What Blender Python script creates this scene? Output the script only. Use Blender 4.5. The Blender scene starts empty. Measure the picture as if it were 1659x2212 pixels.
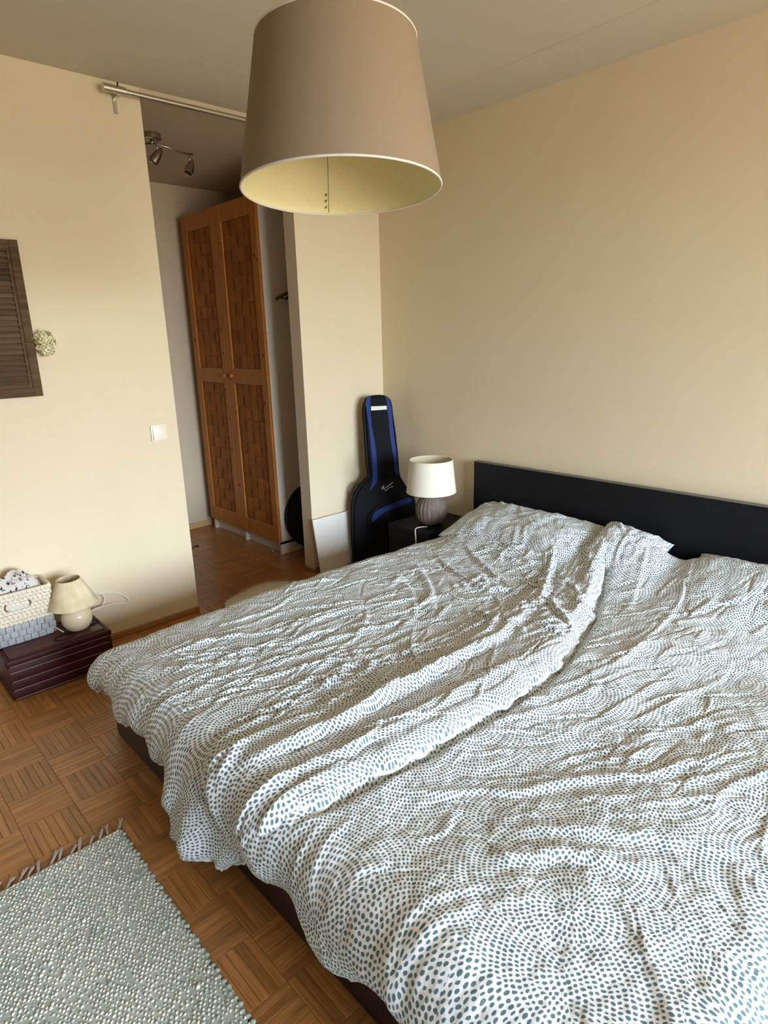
import bpy, bmesh, math, random
import numpy as np
from mathutils import Vector, Matrix

PI = math.pi
scene = bpy.context.scene
COL = scene.collection

# ------------------------------------------------------------------ camera
cam_d = bpy.data.cameras.new('camera')
cam_d.sensor_fit = 'VERTICAL'
cam_d.sensor_height = 36.0
cam_d.lens = 1357.29 * 36.0 / 2212.0
cam_d.clip_start = 0.02
cam = bpy.data.objects.new('camera', cam_d)
COL.objects.link(cam)
_r = Vector((0.68204292, 0.73083185, -0.02650025))
_u = Vector((-0.1804891, 0.20333445, 0.96232987))
_f = Vector((-0.70868974, 0.65156727, -0.27059001))
cam.matrix_world = Matrix(((_r.x, _u.x, -_f.x, 3.0311), (_r.y, _u.y, -_f.y, -2.8096), (_r.z, _u.z, -_f.z, 1.423), (0, 0, 0, 1)))
scene.camera = cam

# ------------------------------------------------------------------ sky seen through the window
world = bpy.data.worlds.new('sky'); scene.world = world
world.use_nodes = True
wn = world.node_tree; wn.nodes.clear()
w_out = wn.nodes.new('ShaderNodeOutputWorld'); w_bg = wn.nodes.new('ShaderNodeBackground')
w_tc = wn.nodes.new('ShaderNodeTexCoord'); w_sep = wn.nodes.new('ShaderNodeSeparateXYZ'); w_ramp = wn.nodes.new('ShaderNodeValToRGB')
w_map = wn.nodes.new('ShaderNodeMapRange'); w_map.inputs[1].default_value = -1; w_map.inputs[2].default_value = 1
wn.links.new(w_tc.outputs['Generated'], w_sep.inputs[0]); wn.links.new(w_sep.outputs[2], w_map.inputs[0])
wn.links.new(w_map.outputs[0], w_ramp.inputs[0]); wn.links.new(w_ramp.outputs[0], w_bg.inputs[0]); wn.links.new(w_bg.outputs[0], w_out.inputs[0])
er = w_ramp.color_ramp.elements
er[0].position = 0.0; er[0].color = (0.28, 0.255, 0.21, 1)
er[1].position = 1.0; er[1].color = (0.95, 1.2, 1.52, 1)
e = er.new(0.485); e.color = (0.28, 0.255, 0.21, 1)
e = er.new(0.515); e.color = (0.73, 0.84, 0.98, 1)
w_bg.inputs[1].default_value = 10.0

# the bedroom window, opposite the wall with the light switch: y, z extents
RX, RY = 6.3, -4.3
WY0, WY1, WZ0, WZ1 = -2.9, -0.25, 0.40, 2.32
pl = bpy.data.lights.new('window_portal', 'AREA'); pl.shape = 'RECTANGLE'; pl.size = WY1 - WY0; pl.size_y = WZ1 - WZ0
pl.cycles.is_portal = True
plo = bpy.data.objects.new('window_portal', pl); COL.objects.link(plo)
plo.location = (RX + 0.06, (WY0 + WY1) / 2, (WZ0 + WZ1) / 2)
plo.rotation_euler = Matrix(((0, 0, 1), (1, 0, 0), (0, 1, 0))).to_euler()   # shines towards -x

vs = scene.view_settings
vs.view_transform = 'Standard'; vs.look = 'None'; vs.exposure = 2.12; vs.gamma = 1.0; vs.use_curve_mapping = False
scene.cycles.use_denoising = True
scene.cycles.max_bounces = 8; scene.cycles.diffuse_bounces = 6; scene.cycles.glossy_bounces = 3
scene.cycles.use_adaptive_sampling = True; scene.cycles.adaptive_threshold = 0.1
scene.cycles.sample_clamp_indirect = 8.0

# ------------------------------------------------------------------ helpers
def nd(nt, typ, **kw):
    n = nt.nodes.new(typ)
    for k, v in kw.items(): setattr(n, k, v)
    return n
MATS = {}
def new_mat(name, color=(.8, .8, .8), rough=.6, metal=0.0, spec=.5):
    m = bpy.data.materials.new(name); m.use_nodes = True
    b = m.node_tree.nodes['Principled BSDF']
    b.inputs['Base Color'].default_value = (*color, 1); b.inputs['Roughness'].default_value = rough
    b.inputs['Metallic'].default_value = metal; b.inputs['Specular IOR Level'].default_value = spec
    MATS[name] = m
    return m
def noise_mat(name, c1, c2, scale=(20, 20, 20), rough=.6, bump=0.0, bscale=None, detail=4, metal=0, spec=.5, coord='Object', dist=0.002, objrand=0.0):
    """two colours mixed by noise, plus fine relief"""
    m = new_mat(name, c1, rough, metal, spec); nt = m.node_tree; b = nt.nodes['Principled BSDF']
    tc = nd(nt, 'ShaderNodeTexCoord'); mp = nd(nt, 'ShaderNodeMapping'); mp.inputs['Scale'].default_value = scale
    vec = tc.outputs[coord]
    if objrand:
        oi = nd(nt, 'ShaderNodeObjectInfo'); ge = nd(nt, 'ShaderNodeNewGeometry'); ad = nd(nt, 'ShaderNodeMath', operation='ADD')
        nt.links.new(oi.outputs['Random'], ad.inputs[0]); nt.links.new(ge.outputs['Random Per Island'], ad.inputs[1])
        ml = nd(nt, 'ShaderNodeMath', operation='MULTIPLY'); ml.inputs[1].default_value = 37.0; nt.links.new(ad.outputs[0], ml.inputs[0])
        va = nd(nt, 'ShaderNodeVectorMath', operation='ADD'); nt.links.new(vec, va.inputs[0]); nt.links.new(ml.outputs[0], va.inputs[1]); vec = va.outputs[0]
    nt.links.new(vec, mp.inputs[0])
    n = nd(nt, 'ShaderNodeTexNoise'); n.inputs['Scale'].default_value = 1; n.inputs['Detail'].default_value = detail
    nt.links.new(mp.outputs[0], n.inputs['Vector'])
    r = nd(nt, 'ShaderNodeValToRGB'); r.color_ramp.elements[0].position = .3; r.color_ramp.elements[1].position = .7
    r.color_ramp.elements[0].color = (*c1, 1); r.color_ramp.elements[1].color = (*c2, 1)
    nt.links.new(n.outputs[0], r.inputs[0]); out = r.outputs[0]
    if objrand:
        fr = nd(nt, 'ShaderNodeMath', operation='FRACT'); nt.links.new(ad.outputs[0], fr.inputs[0])
        mr = nd(nt, 'ShaderNodeMapRange'); mr.inputs[3].default_value = 1 - objrand; mr.inputs[4].default_value = 1 + objrand
        nt.links.new(fr.outputs[0], mr.inputs[0])
        hv = nd(nt, 'ShaderNodeHueSaturation'); nt.links.new(out, hv.inputs['Color']); nt.links.new(mr.outputs[0], hv.inputs['Value']); out = hv.outputs[0]
    nt.links.new(out, b.inputs['Base Color'])
    if bump:
        n2 = n
        if bscale:
            mp2 = nd(nt, 'ShaderNodeMapping'); mp2.inputs['Scale'].default_value = bscale; nt.links.new(vec, mp2.inputs[0])
            n2 = nd(nt, 'ShaderNodeTexNoise'); n2.inputs['Scale'].default_value = 1; n2.inputs['Detail'].default_value = 3; nt.links.new(mp2.outputs[0], n2.inputs['Vector'])
        bp = nd(nt, 'ShaderNodeBump'); bp.inputs['Strength'].default_value = bump; bp.inputs['Distance'].default_value = dist
        nt.links.new(n2.outputs[0], bp.inputs['Height']); nt.links.new(bp.outputs[0], b.inputs['Normal'])
    return m

def empty(name, loc=(0, 0, 0)):
    o = bpy.data.objects.new(name, None); COL.objects.link(o); o.location = loc; o.empty_display_size = .05
    return o
def tag(o, label=None, cat=None, group=None, kind=None):
    if label: o['label'] = label
    if cat: o['category'] = cat
    if group: o['group'] = group
    if kind: o['kind'] = kind
    return o
def put(o, parent=None):
    COL.objects.link(o)
    if parent is not None:
        o.parent = parent
        if parent.type == 'EMPTY': o.matrix_parent_inverse = Matrix.Translation(-Vector(parent.location))
        else: o.matrix_parent_inverse = Matrix.Translation(-Vector(parent.location)) if parent.get('_loc') else Matrix.Identity(4)
    return o
def obj(name, bm, mat, parent=None, smooth=False, angle=None):
    me = bpy.data.meshes.new(name)
    if isinstance(bm, bmesh.types.BMesh):
        bm.normal_update(); bm.to_mesh(me); bm.free()
    else:
        v, f = bm; me.from_pydata([tuple(map(float, q)) for q in v], [], [tuple(map(int, q)) for q in f]); me.update()
    for m in (mat if isinstance(mat, (list, tuple)) else [mat]): me.materials.append(m)
    if smooth:
        me.polygons.foreach_set('use_smooth', [True] * len(me.polygons))
        if angle: me.set_sharp_from_angle(angle=math.radians(angle))
    o = bpy.data.objects.new(name, me)
    return put(o, parent)
def inst(name, mesh, parent, loc=(0, 0, 0), rot=(0, 0, 0), scale=(1, 1, 1)):
    """an individual copy that shares mesh data; loc is in world coordinates"""
    o = bpy.data.objects.new(name, mesh); put(o, parent); o.location = loc; o.rotation_euler = rot; o.scale = scale
    return o
def mesh_of(name, bm, mat, smooth=False, angle=None):
    me = bpy.data.meshes.new(name); bm.normal_update(); bm.to_mesh(me); bm.free(); me.materials.append(mat)
    if smooth:
        me.polygons.foreach_set('use_smooth', [True] * len(me.polygons))
        if angle: me.set_sharp_from_angle(angle=math.radians(angle))
    return me
def B(): return bmesh.new()
def box(bm, x0, x1, y0, y1, z0, z1, bev=0.0, seg=1):
    vs_ = [bm.verts.new(p) for p in ((x0, y0, z0), (x1, y0, z0), (x1, y1, z0), (x0, y1, z0), (x0, y0, z1), (x1, y0, z1), (x1, y1, z1), (x0, y1, z1))]
    fs = [bm.faces.new([vs_[i] for i in q]) for q in ((0, 3, 2, 1), (4, 5, 6, 7), (0, 1, 5, 4), (1, 2, 6, 5), (2, 3, 7, 6), (3, 0, 4, 7))]
    if bev:
        es = set()
        for f_ in fs:
            es.update(f_.edges)
        bmesh.ops.bevel(bm, geom=list(es), offset=bev, segments=seg, affect='EDGES', profile=.5)
    return bm
def frame_axes(t):
    t = Vector(t).normalized(); a = Vector((0, 0, 1)) if abs(t.z) < .9 else Vector((1, 0, 0))
    n = t.cross(a).normalized(); return n, t.cross(n).normalized()
def tube(bm, pts, r, seg=8, cap=True, closed=False):
    pts = [Vector(p) for p in pts]; n = len(pts); rings = []
    rr = r if isinstance(r, (list, tuple, np.ndarray)) else [r] * n
    N = None
    for i, p in enumerate(pts):
        t = (pts[(i + 1) % n] - pts[i - 1]) if closed else (pts[min(i + 1, n - 1)] - pts[max(i - 1, 0)])
        if t.length < 1e-9: t = Vector((0, 0, 1))
        t.normalize()
        if N is None: N, _ = frame_axes(t)
        N = (N - t * N.dot(t))
        if N.length < 1e-6: N, _ = frame_axes(t)
        N.normalize(); M = t.cross(N)
        rings.append([bm.verts.new(p + (N * math.cos(2 * PI * k / seg) + M * math.sin(2 * PI * k / seg)) * rr[i]) for k in range(seg)])
    for i in range(n if closed else n - 1):
        a, b = rings[i], rings[(i + 1) % n]
        for k in range(seg): bm.faces.new((a[k], a[(k + 1) % seg], b[(k + 1) % seg], b[k]))
    if cap and not closed:
        bm.faces.new(rings[0][::-1]); bm.faces.new(rings[-1])
    return bm
def lathe(bm, prof, c=(0, 0, 0), seg=32, cap0=True, cap1=True, axis=None, rfun=None):
    """prof: (radius, height) pairs, around a vertical axis through c (or along axis)"""
    c = Vector(c); ax = Vector(axis).normalized() if axis else Vector((0, 0, 1))
    n, m_ = (Vector((1, 0, 0)), Vector((0, 1, 0))) if axis is None else frame_axes(ax)
    rings = []
    for r, h in prof:
        rings.append([bm.verts.new(c + ax * h + (n * math.cos(2 * PI * k / seg) + m_ * math.sin(2 * PI * k / seg)) * (r * (rfun(2 * PI * k / seg) if rfun else 1))) for k in range(seg)])
    for a, b in zip(rings, rings[1:]):
        for k in range(seg): bm.faces.new((a[k], a[(k + 1) % seg], b[(k + 1) % seg], b[k]))
    if cap0: bm.faces.new(rings[0][::-1])
    if cap1: bm.faces.new(rings[-1])
    bmesh.ops.recalc_face_normals(bm, faces=bm.faces[:])
    return bm
def prism(bm, poly, O, U, V, N, d0, d1, inset=0.0):
    """polygon in the (U,V) plane through O, extruded from d0 to d1 along N"""
    O, U, V, N = map(Vector, (O, U, V, N))
    cx = sum(p[0] for p in poly) / len(poly); cy = sum(p[1] for p in poly) / len(poly)
    def P(p, d, k=1.0): return O + U * (cx + (p[0] - cx) * k) + V * (cy + (p[1] - cy) * k) + N * d
    a = [bm.verts.new(P(p, d0)) for p in poly]
    b = [bm.verts.new(P(p, d1, 1 - inset)) for p in poly]
    n = len(poly)
    for i in range(n): bm.faces.new((a[i], a[(i + 1) % n], b[(i + 1) % n], b[i]))
    fa = bm.faces.new(a[::-1]); fb = bm.faces.new(b)
    bmesh.ops.recalc_face_normals(bm, faces=bm.faces[:])
    return fa, fb
def spline(pts, n=8, closed=False):
    """Catmull-Rom through the points"""
    P = [np.array(p, float) for p in pts]; out = []; m = len(P)
    rng_ = range(m if closed else m - 1)
    for i in rng_:
        p0, p1, p2, p3 = (P[(i - 1) % m], P[i], P[(i + 1) % m], P[(i + 2) % m]) if closed else (P[max(i - 1, 0)], P[i], P[i + 1], P[min(i + 2, m - 1)])
        for k in range(n):
            t = k / n
            out.append(.5 * ((2 * p1) + (-p0 + p2) * t + (2 * p0 - 5 * p1 + 4 * p2 - p3) * t * t + (-p0 + 3 * p1 - 3 * p2 + p3) * t ** 3))
    if not closed: out.append(P[-1])
    return out
def sstep(a, b, x):
    t = np.clip((x - a) / (b - a), 0, 1); return t * t * (3 - 2 * t)
def gnoise(x, y, seed=0):
    """2-D gradient noise, about -1..1"""
    rs = np.random.RandomState(seed); perm = rs.permutation(512); ang = rs.rand(512) * 2 * PI
    xi = np.floor(x).astype(int); yi = np.floor(y).astype(int); xf = x - xi; yf = y - yi
    def g(i, j):
        h = perm[(perm[(xi + i) % 512] + yi + j) % 512]
        return np.cos(ang[h]) * (xf - i) + np.sin(ang[h]) * (yf - j)
    u = xf ** 3 * (xf * (xf * 6 - 15) + 10); v = yf ** 3 * (yf * (yf * 6 - 15) + 10)
    return 1.5 * ((g(0, 0) * (1 - u) + g(1, 0) * u) * (1 - v) + (g(0, 1) * (1 - u) + g(1, 1) * u) * v)

# ------------------------------------------------------------------ materials
WALL = noise_mat('wall_paint', (.715, .618, .425), (.735, .638, .445), (3, 3, 3), .85, .25, (160, 160, 160), spec=.2, dist=.002)
CEIL = noise_mat('ceiling_paint', (.58, .535, .43), (.60, .555, .45), (3, 3, 3), .9, .2, (120, 120, 120), spec=.2)
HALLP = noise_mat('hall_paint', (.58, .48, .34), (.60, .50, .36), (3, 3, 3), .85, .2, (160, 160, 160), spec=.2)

DIMWALL = noise_mat('bounce_cut_taupe', (.15, .13, .10), (.17, .145, .115), (3, 3, 3), .85, .2, (160, 160, 160), spec=.2)  # dark tone given to the unseen walls to cut bounce light
def wood(name, dark, light, stretch, rough=.4, objrand=0.0, bump=.15, coat=0.0, spec=.5):
    m = noise_mat(name, dark, light, stretch, rough, bump, detail=6, objrand=objrand, dist=.001, spec=spec)
    b = m.node_tree.nodes['Principled BSDF']
    b.inputs['Coat Weight'].default_value = coat; b.inputs['Coat Roughness'].default_value = .25
    return m
PARQ_X = wood('parquet_oak', (.26, .105, .023), (.45, .205, .055), (9, 160, 160), .36, .20, .2, .12)
OAKTRIM = wood('oak_trim', (.30, .135, .040), (.42, .21, .075), (160, 6, 160), .4)
LIGHTTRIM = wood('light_oak_trim', (.50, .31, .13), (.60, .39, .18), (160, 6, 160), .4)
PINE = wood('stained_pine', (.40, .142, .023), (.53, .20, .037), (60, 60, 4), .45, .05, spec=.25)
WEAVE = wood('woven_leaf', (.31, .108, .017), (.41, .146, .025), (90, 90, 90), .55, .14, .4, spec=.12)
KNOT = new_mat('pine_knot', (.045, .015, .006), .5)
WHITEPANEL = new_mat('white_panel', (.76, .71, .60), .45)
BLACKWOOD = noise_mat('black_brown_wood', (.0050, .0052, .0065), (.0075, .0078, .0095), (4, 90, 90), .55, .05, spec=.2)
BLACKTOP = noise_mat('headboard_top_edge', (.10, .105, .09), (.13, .135, .115), (4, 90, 90), .5)  # top strip coloured greyer and paler than the headboard face
DARKRAIL = noise_mat('dark_brown_rail', (.018, .009, .007), (.026, .013, .010), (4, 90, 90), .45, .05)
STEEL = new_mat('brushed_steel', (.62, .58, .50), .32, 1.0)
CHROME = new_mat('chrome', (.72, .70, .66), .12, 1.0)
PLASTIC = new_mat('cream_plastic', (.82, .75, .60), .35)
CABLEW = new_mat('white_cable', (.85, .83, .76), .4)
BLACKP = new_mat('black_plastic', (.006, .006, .007), .5, 0, .25)
DSTEEL = new_mat('dull_steel', (.42, .37, .30), .28, 1.0)

def bedding():
    """white cotton with blue-grey brush dots set in rings around scattered centres; works in metres of cloth (UV)"""
    m = new_mat('dotted_cotton', (.8, .8, .78), .85, 0, .2); nt = m.node_tree; b = nt.nodes['Principled BSDF']; L = nt.links.new
    def M(op, a, b_=None, c=None):
        n = nd(nt, 'ShaderNodeMath', operation=op)
        for i, q in enumerate((a, b_, c)):
            if q is None: continue
            if isinstance(q, (int, float)): n.inputs[i].default_value = q
            else: L(q, n.inputs[i])
        return n.outputs[0]
    uv = nd(nt, 'ShaderNodeUVMap'); uv.uv_map = 'UVMap'
    wob = nd(nt, 'ShaderNodeTexNoise'); wob.inputs['Scale'].default_value = 60; wob.inputs['Detail'].default_value = 1; L(uv.outputs[0], wob.inputs['Vector'])
    sb = nd(nt, 'ShaderNodeVectorMath', operation='SUBTRACT'); sb.inputs[1].default_value = (.5, .5, .5); L(wob.outputs['Color'], sb.inputs[0])
    sc = nd(nt, 'ShaderNodeVectorMath', operation='SCALE'); sc.inputs['Scale'].default_value = .007; L(sb.outputs[0], sc.inputs[0])
    ad = nd(nt, 'ShaderNodeVectorMath', operation='ADD'); L(uv.outputs[0], ad.inputs[0]); L(sc.outputs[0], ad.inputs[1])
    S = 4.6
    vo = nd(nt, 'ShaderNodeTexVoronoi', voronoi_dimensions='2D', feature='F1'); vo.inputs['Scale'].default_value = S; vo.inputs['Randomness'].default_value = .8
    L(ad.outputs[0], vo.inputs['Vector'])
    df = nd(nt, 'ShaderNodeVectorMath', operation='SUBTRACT'); L(ad.outputs[0], df.inputs[0]); L(vo.outputs['Position'], df.inputs[1])
    of = nd(nt, 'ShaderNodeVectorMath', operation='SUBTRACT'); of.inputs[1].default_value = (.5, .5, .5); L(vo.outputs['Color'], of.inputs[0])
    os_ = nd(nt, 'ShaderNodeVectorMath', operation='SCALE'); os_.inputs['Scale'].default_value = .20; L(of.outputs[0], os_.inputs[0])
    d2 = nd(nt, 'ShaderNodeVectorMath', operation='SUBTRACT'); L(df.outputs[0], d2.inputs[0]); L(os_.outputs[0], d2.inputs[1])
    sp = nd(nt, 'ShaderNodeSeparateXYZ'); L(d2.outputs[0], sp.inputs[0])
    r = M('SQRT', M('ADD', M('MULTIPLY', sp.outputs[0], sp.outputs[0]), M('MULTIPLY', sp.outputs[1], sp.outputs[1])))
    th = M('ARCTAN2', sp.outputs[1], sp.outputs[0])
    DR, DS = .0110, .0088
    q = M('DIVIDE', r, DR); ring = M('FLOOR', q); fr = M('SUBTRACT', M('SUBTRACT', q, ring), .5)
    N = M('MAXIMUM', M('ROUND', M('MULTIPLY', M('ADD', ring, .5), 2 * PI * DR / DS)), 3.0)
    ph = M('FRACT', M('MULTIPLY', M('SINE', M('MULTIPLY', ring, 12.9898)), 43758.5453))
    a = M('ADD', M('MULTIPLY', M('DIVIDE', th, 2 * PI), N), ph); ai = M('FLOOR', a); fa = M('SUBTRACT', M('SUBTRACT', a, ai), .5)
    cv = nd(nt, 'ShaderNodeCombineXYZ'); L(ai, cv.inputs[0]); L(ring, cv.inputs[1]); L(vo.outputs['Color'], cv.inputs[2])
    wn_ = nd(nt, 'ShaderNodeTexWhiteNoise', noise_dimensions='3D'); L(cv.outputs[0], wn_.inputs['Vector'])
    size = M('ADD', M('MULTIPLY', wn_.outputs['Value'], .28), .82)
    ex = M('DIVIDE', M('MULTIPLY', fr, DR), .0041); ey = M('DIVIDE', M('MULTIPLY', fa, DS), .0028)
    d = M('DIVIDE', M('SQRT', M('ADD', M('MULTIPLY', ex, ex), M('MULTIPLY', ey, ey))), size)
    mr = nd(nt, 'ShaderNodeMapRange', interpolation_type='SMOOTHSTEP'); mr.inputs[1].default_value = .86; mr.inputs[2].default_value = 1.12; mr.inputs[3].default_value = 1; mr.inputs[4].default_value = 0
    L(d, mr.inputs[0])
    big = nd(nt, 'ShaderNodeTexNoise'); big.inputs['Scale'].default_value = 9; L(uv.outputs[0], big.inputs['Vector'])
    dc = nd(nt, 'ShaderNodeMix', data_type='RGBA'); L(big.outputs[0], dc.inputs[0]); dc.inputs[6].default_value = (.075, .145, .163, 1); dc.inputs[7].default_value = (.115, .20, .222, 1)
    mx = nd(nt, 'ShaderNodeMix', data_type='RGBA'); L(mr.outputs[0], mx.inputs[0]); mx.inputs[6].default_value = (.76, .78, .785, 1); L(dc.outputs[2], mx.inputs[7])
    L(mx.outputs[2], b.inputs['Base Color'])
    # cotton puckers
    n2 = nd(nt, 'ShaderNodeTexNoise'); n2.inputs['Scale'].default_value = 55; n2.inputs['Detail'].default_value = 5; L(uv.outputs[0], n2.inputs['Vector'])
    bp = nd(nt, 'ShaderNodeBump'); bp.inputs['Strength'].default_value = .45; bp.inputs['Distance'].default_value = .004; L(n2.outputs[0], bp.inputs['Height']); L(bp.outputs[0], b.inputs['Normal'])
    return m
DOTS = bedding()
HEM = noise_mat('hem_cotton', (.72, .72, .70), (.80, .80, .78), (40, 40, 40), .85, .4, (200, 200, 200))
PARQ_Y = wood('parquet_oak_cross', (.26, .105, .023), (.45, .205, .055), (160, 9, 160), .36, .20, .2, .12)

# ------------------------------------------------------------------ the room
H = 2.5
HX = -1.47          # far wall of the hallway
HZ = 2.466          # its slightly lower ceiling
YE, YP = -1.419, -0.626   # opening in the left wall: end of the long wall, start of the stub
def struct(name, bm, mat, label=None):
    o = obj(name, bm, mat); tag(o, label, None, None, 'structure'); return o
bm = B(); box(bm, -.1, 0, RY - .1, YE, 0, H); struct('wall_left', bm, WALL, 'cream wall with the light switch and shutter')
bm = B(); box(bm, -.1, 0, YP, .1, 0, H); struct('wall_stub', bm, WALL, 'short cream wall between wardrobe gap and room corner')
bm = B(); box(bm, HX - .1, RX + .1, 0, .1, 0, H + .1); struct('wall_back', bm, WALL, 'cream wall behind the headboard')
bm = B(); box(bm, -.1, RX + .1, RY - .1, RY, 0, H + .1); struct('wall_front', bm, DIMWALL)
bm = B()
box(bm, RX, RX + .12, RY, WY0, 0, H); box(bm, RX, RX + .12, WY1, 0, 0, H); box(bm, RX, RX + .12, WY0, WY1, 0, WZ0); box(bm, RX, RX + .12, WY0, WY1, WZ1, H)
struct('wall_right', bm, DIMWALL)
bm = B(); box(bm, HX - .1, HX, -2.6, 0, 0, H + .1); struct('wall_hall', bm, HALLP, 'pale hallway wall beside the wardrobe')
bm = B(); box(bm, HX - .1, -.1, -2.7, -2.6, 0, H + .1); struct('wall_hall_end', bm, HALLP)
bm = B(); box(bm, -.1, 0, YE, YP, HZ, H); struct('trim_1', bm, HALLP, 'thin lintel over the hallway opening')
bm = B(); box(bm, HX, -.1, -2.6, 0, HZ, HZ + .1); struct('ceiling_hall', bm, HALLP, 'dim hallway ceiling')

# ceiling of two concrete slabs with a fine open joint
ceil = empty('ceiling', (0, 0, H)); tag(ceil, 'cream ceiling of concrete slabs with a fine joint', None, None, 'structure')
JY = lambda x: -.272 - .052 * x
def slab(poly):
    bm = B(); prism(bm, poly, (0, 0, H), (1, 0, 0), (0, 1, 0), (0, 0, 1), 0, .1); return bm
obj('ceiling_slab', slab([(-.1, RY - .1), (RX + .12, RY - .1), (RX + .12, JY(RX + .12) - .0009), (-.1, JY(-.1) - .0009)]), CEIL, ceil)
obj('ceiling_slab', slab([(-.1, JY(-.1) + .0009), (RX + .12, JY(RX + .12) + .0009), (RX + .12, 0), (-.1, 0)]), CEIL, ceil)
bm = B(); box(bm, -.1, RX, -.7, -.1, H + .1, H + .11); obj('joint_backing', bm, CEIL, ceil)

# window opposite, out of the picture: where the daylight comes from
win = empty('window_1', (RX, (WY0 + WY1) / 2, WZ0)); tag(win, 'white framed window', None, None, 'structure')
bm = B(); fw = .06
box(bm, RX + .03, RX + .09, WY0, WY1, WZ0, WZ0 + fw); box(bm, RX + .03, RX + .09, WY0, WY1, WZ1 - fw, WZ1)
for yy in (WY0, (WY0 + WY1) / 2 - fw / 2, WY1 - fw): box(bm, RX + .03, RX + .09, yy, yy + fw, WZ0 + fw, WZ1 - fw)
obj('window_frame', bm, WHITEPANEL, win)
bm = B(); box(bm, RX - .12, RX + .03, WY0 - .05, WY1 + .05, WZ0 - .03, WZ0, .006); obj('window_sill', bm, WHITEPANEL, win)
GLASS = bpy.data.materials.new('window_glass'); GLASS.use_nodes = True; gt = GLASS.node_tree; gt.nodes.clear()
go = gt.nodes.new('ShaderNodeOutputMaterial'); gm = gt.nodes.new('ShaderNodeMixShader'); gm.inputs[0].default_value = .06
g1 = gt.nodes.new('ShaderNodeBsdfTransparent'); g2 = gt.nodes.new('ShaderNodeBsdfGlossy'); g2.inputs['Roughness'].default_value = .02
gt.links.new(g1.outputs[0], gm.inputs[1]); gt.links.new(g2.outputs[0], gm.inputs[2]); gt.links.new(gm.outputs[0], go.inputs[0])
ym = (WY0 + WY1) / 2
for a, b_ in ((WY0 + fw, ym - fw / 2), (ym + fw / 2, WY1 - fw)):
    bm = B(); box(bm, RX + .055, RX + .06, a, b_, WZ0 + fw, WZ1 - fw); obj('pane', bm, GLASS, win)

# ------------------------------------------------------------------ parquet floor: every strip is 23 x 160 mm
floor = empty('floor', (0, 0, 0)); tag(floor, 'brown mosaic parquet floor of small oak strips', None, None, 'structure')
bm = B(); box(bm, HX - .1, RX + .12, RY - .1, .1, -.05, -.0085); obj('subfloor', bm, new_mat('subfloor', (.03, .015, .007), .8), floor)
BL = .16; NS = 7; SW = BL / NS
X0, Y0 = .13, -.01
cells = []
for ix in range(int((HX - X0) / BL) - 1, int((RX - X0) / BL) + 2):
    for iy in range(int((RY - Y0) / BL) - 1, 1):
        cx, cy = X0 + (ix + .5) * BL, Y0 + (iy + .5) * BL
        if cx < -.1 and cy < -2.65: continue
        for k in range(NS):
            o_ = (k + .5 - NS / 2) * SW
            cells.append((cx, cy + o_, 0) if (ix + iy) % 2 == 0 else (cx + o_, cy, 1))
def screen_size(c):
    d = Vector((c[0], c[1], 0)) - Vector((3.0311, -2.8096, 1.423)); z = d.dot(_f)
    if z < .1: return 0
    px, py = 829.5 + 1357 * d.dot(_r) / z, 1106 - 1357 * d.dot(_u) / z
    if not (-60 < px < 1700 and 0 < py < 2260): return 0
    if c[0] > .86 and c[1] > -2.15: return 0            # under the bed
    if c[0] > 1.36 and c[1] < -2.37: return 0           # under the woven rug
    if c[0] < .27 and -2.4 < c[1] < -1.98: return 0     # under the trunk
    if c[0] < 0 and px < 300: return 0
    if c[0] < .9 and c[1] > -1.9 and px > 470: return 0  # hidden by the duvet
    return 1 / z
order = sorted(range(len(cells)), key=lambda i: -screen_size(cells[i]))
near = set(i for i in order[:296] if screen_size(cells[i]) > 0)
def slat_bm(L_, W_):
    bm = B(); hx, hy = L_ / 2 - .0004, W_ / 2 - .0004; c = .0007
    lo = [bm.verts.new((sx * hx, sy * hy, -.0085)) for sx, sy in ((-1, -1), (1, -1), (1, 1), (-1, 1))]
    mi = [bm.verts.new((sx * hx, sy * hy, -c)) for sx, sy in ((-1, -1), (1, -1), (1, 1), (-1, 1))]
    hi = [bm.verts.new((sx * (hx - c), sy * (hy - c), 0)) for sx, sy in ((-1, -1), (1, -1), (1, 1), (-1, 1))]
    for a, b_ in ((lo, mi), (mi, hi)):
        for i in range(4): bm.faces.new((a[i], a[(i + 1) % 4], b_[(i + 1) % 4], b_[i]))
    bm.faces.new(hi); return bm
slat_me = mesh_of('parquet_strip', slat_bm(BL, SW), PARQ_X)
rnd = random.Random(4)
for i in sorted(near):
    c = cells[i]; inst('parquet_strip', slat_me, floor, (c[0], c[1], rnd.uniform(-.0004, 0)), (0, 0, PI / 2 if c[2] else 0))
V, F, MI = [], [], []
tmpl = [(x, y, z) for z, k in ((-.0085, 0), (-.0007, 0), (0, .0007)) for x, y in ((-(BL / 2 - .0004 - k), -(SW / 2 - .0004 - k)), (BL / 2 - .0004 - k, -(SW / 2 - .0004 - k)), (BL / 2 - .0004 - k, SW / 2 - .0004 - k), (-(BL / 2 - .0004 - k), SW / 2 - .0004 - k))]
tf = [(i, (i + 1) % 4, (i + 1) % 4 + 4, i + 4) for i in range(4)] + [(i + 4, (i + 1) % 4 + 4, (i + 1) % 4 + 8, i + 8) for i in range(4)] + [(8, 9, 10, 11)]
for i, c in enumerate(cells):
    if i in near: continue
    b0 = len(V); dz = rnd.uniform(-.0004, 0)
    for x, y, z in tmpl:
        V.append((c[0] + x, c[1] + y, z + dz) if not c[2] else (c[0] - y, c[1] + x, z + dz))
    for q in tf: F.append(tuple(b0 + k for k in q)); MI.append(c[2])
o = obj('parquet_strips', (V, F), [PARQ_X, PARQ_Y], floor); o.data.polygons.foreach_set('material_index', MI); tag(o, kind='stuff')

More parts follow.
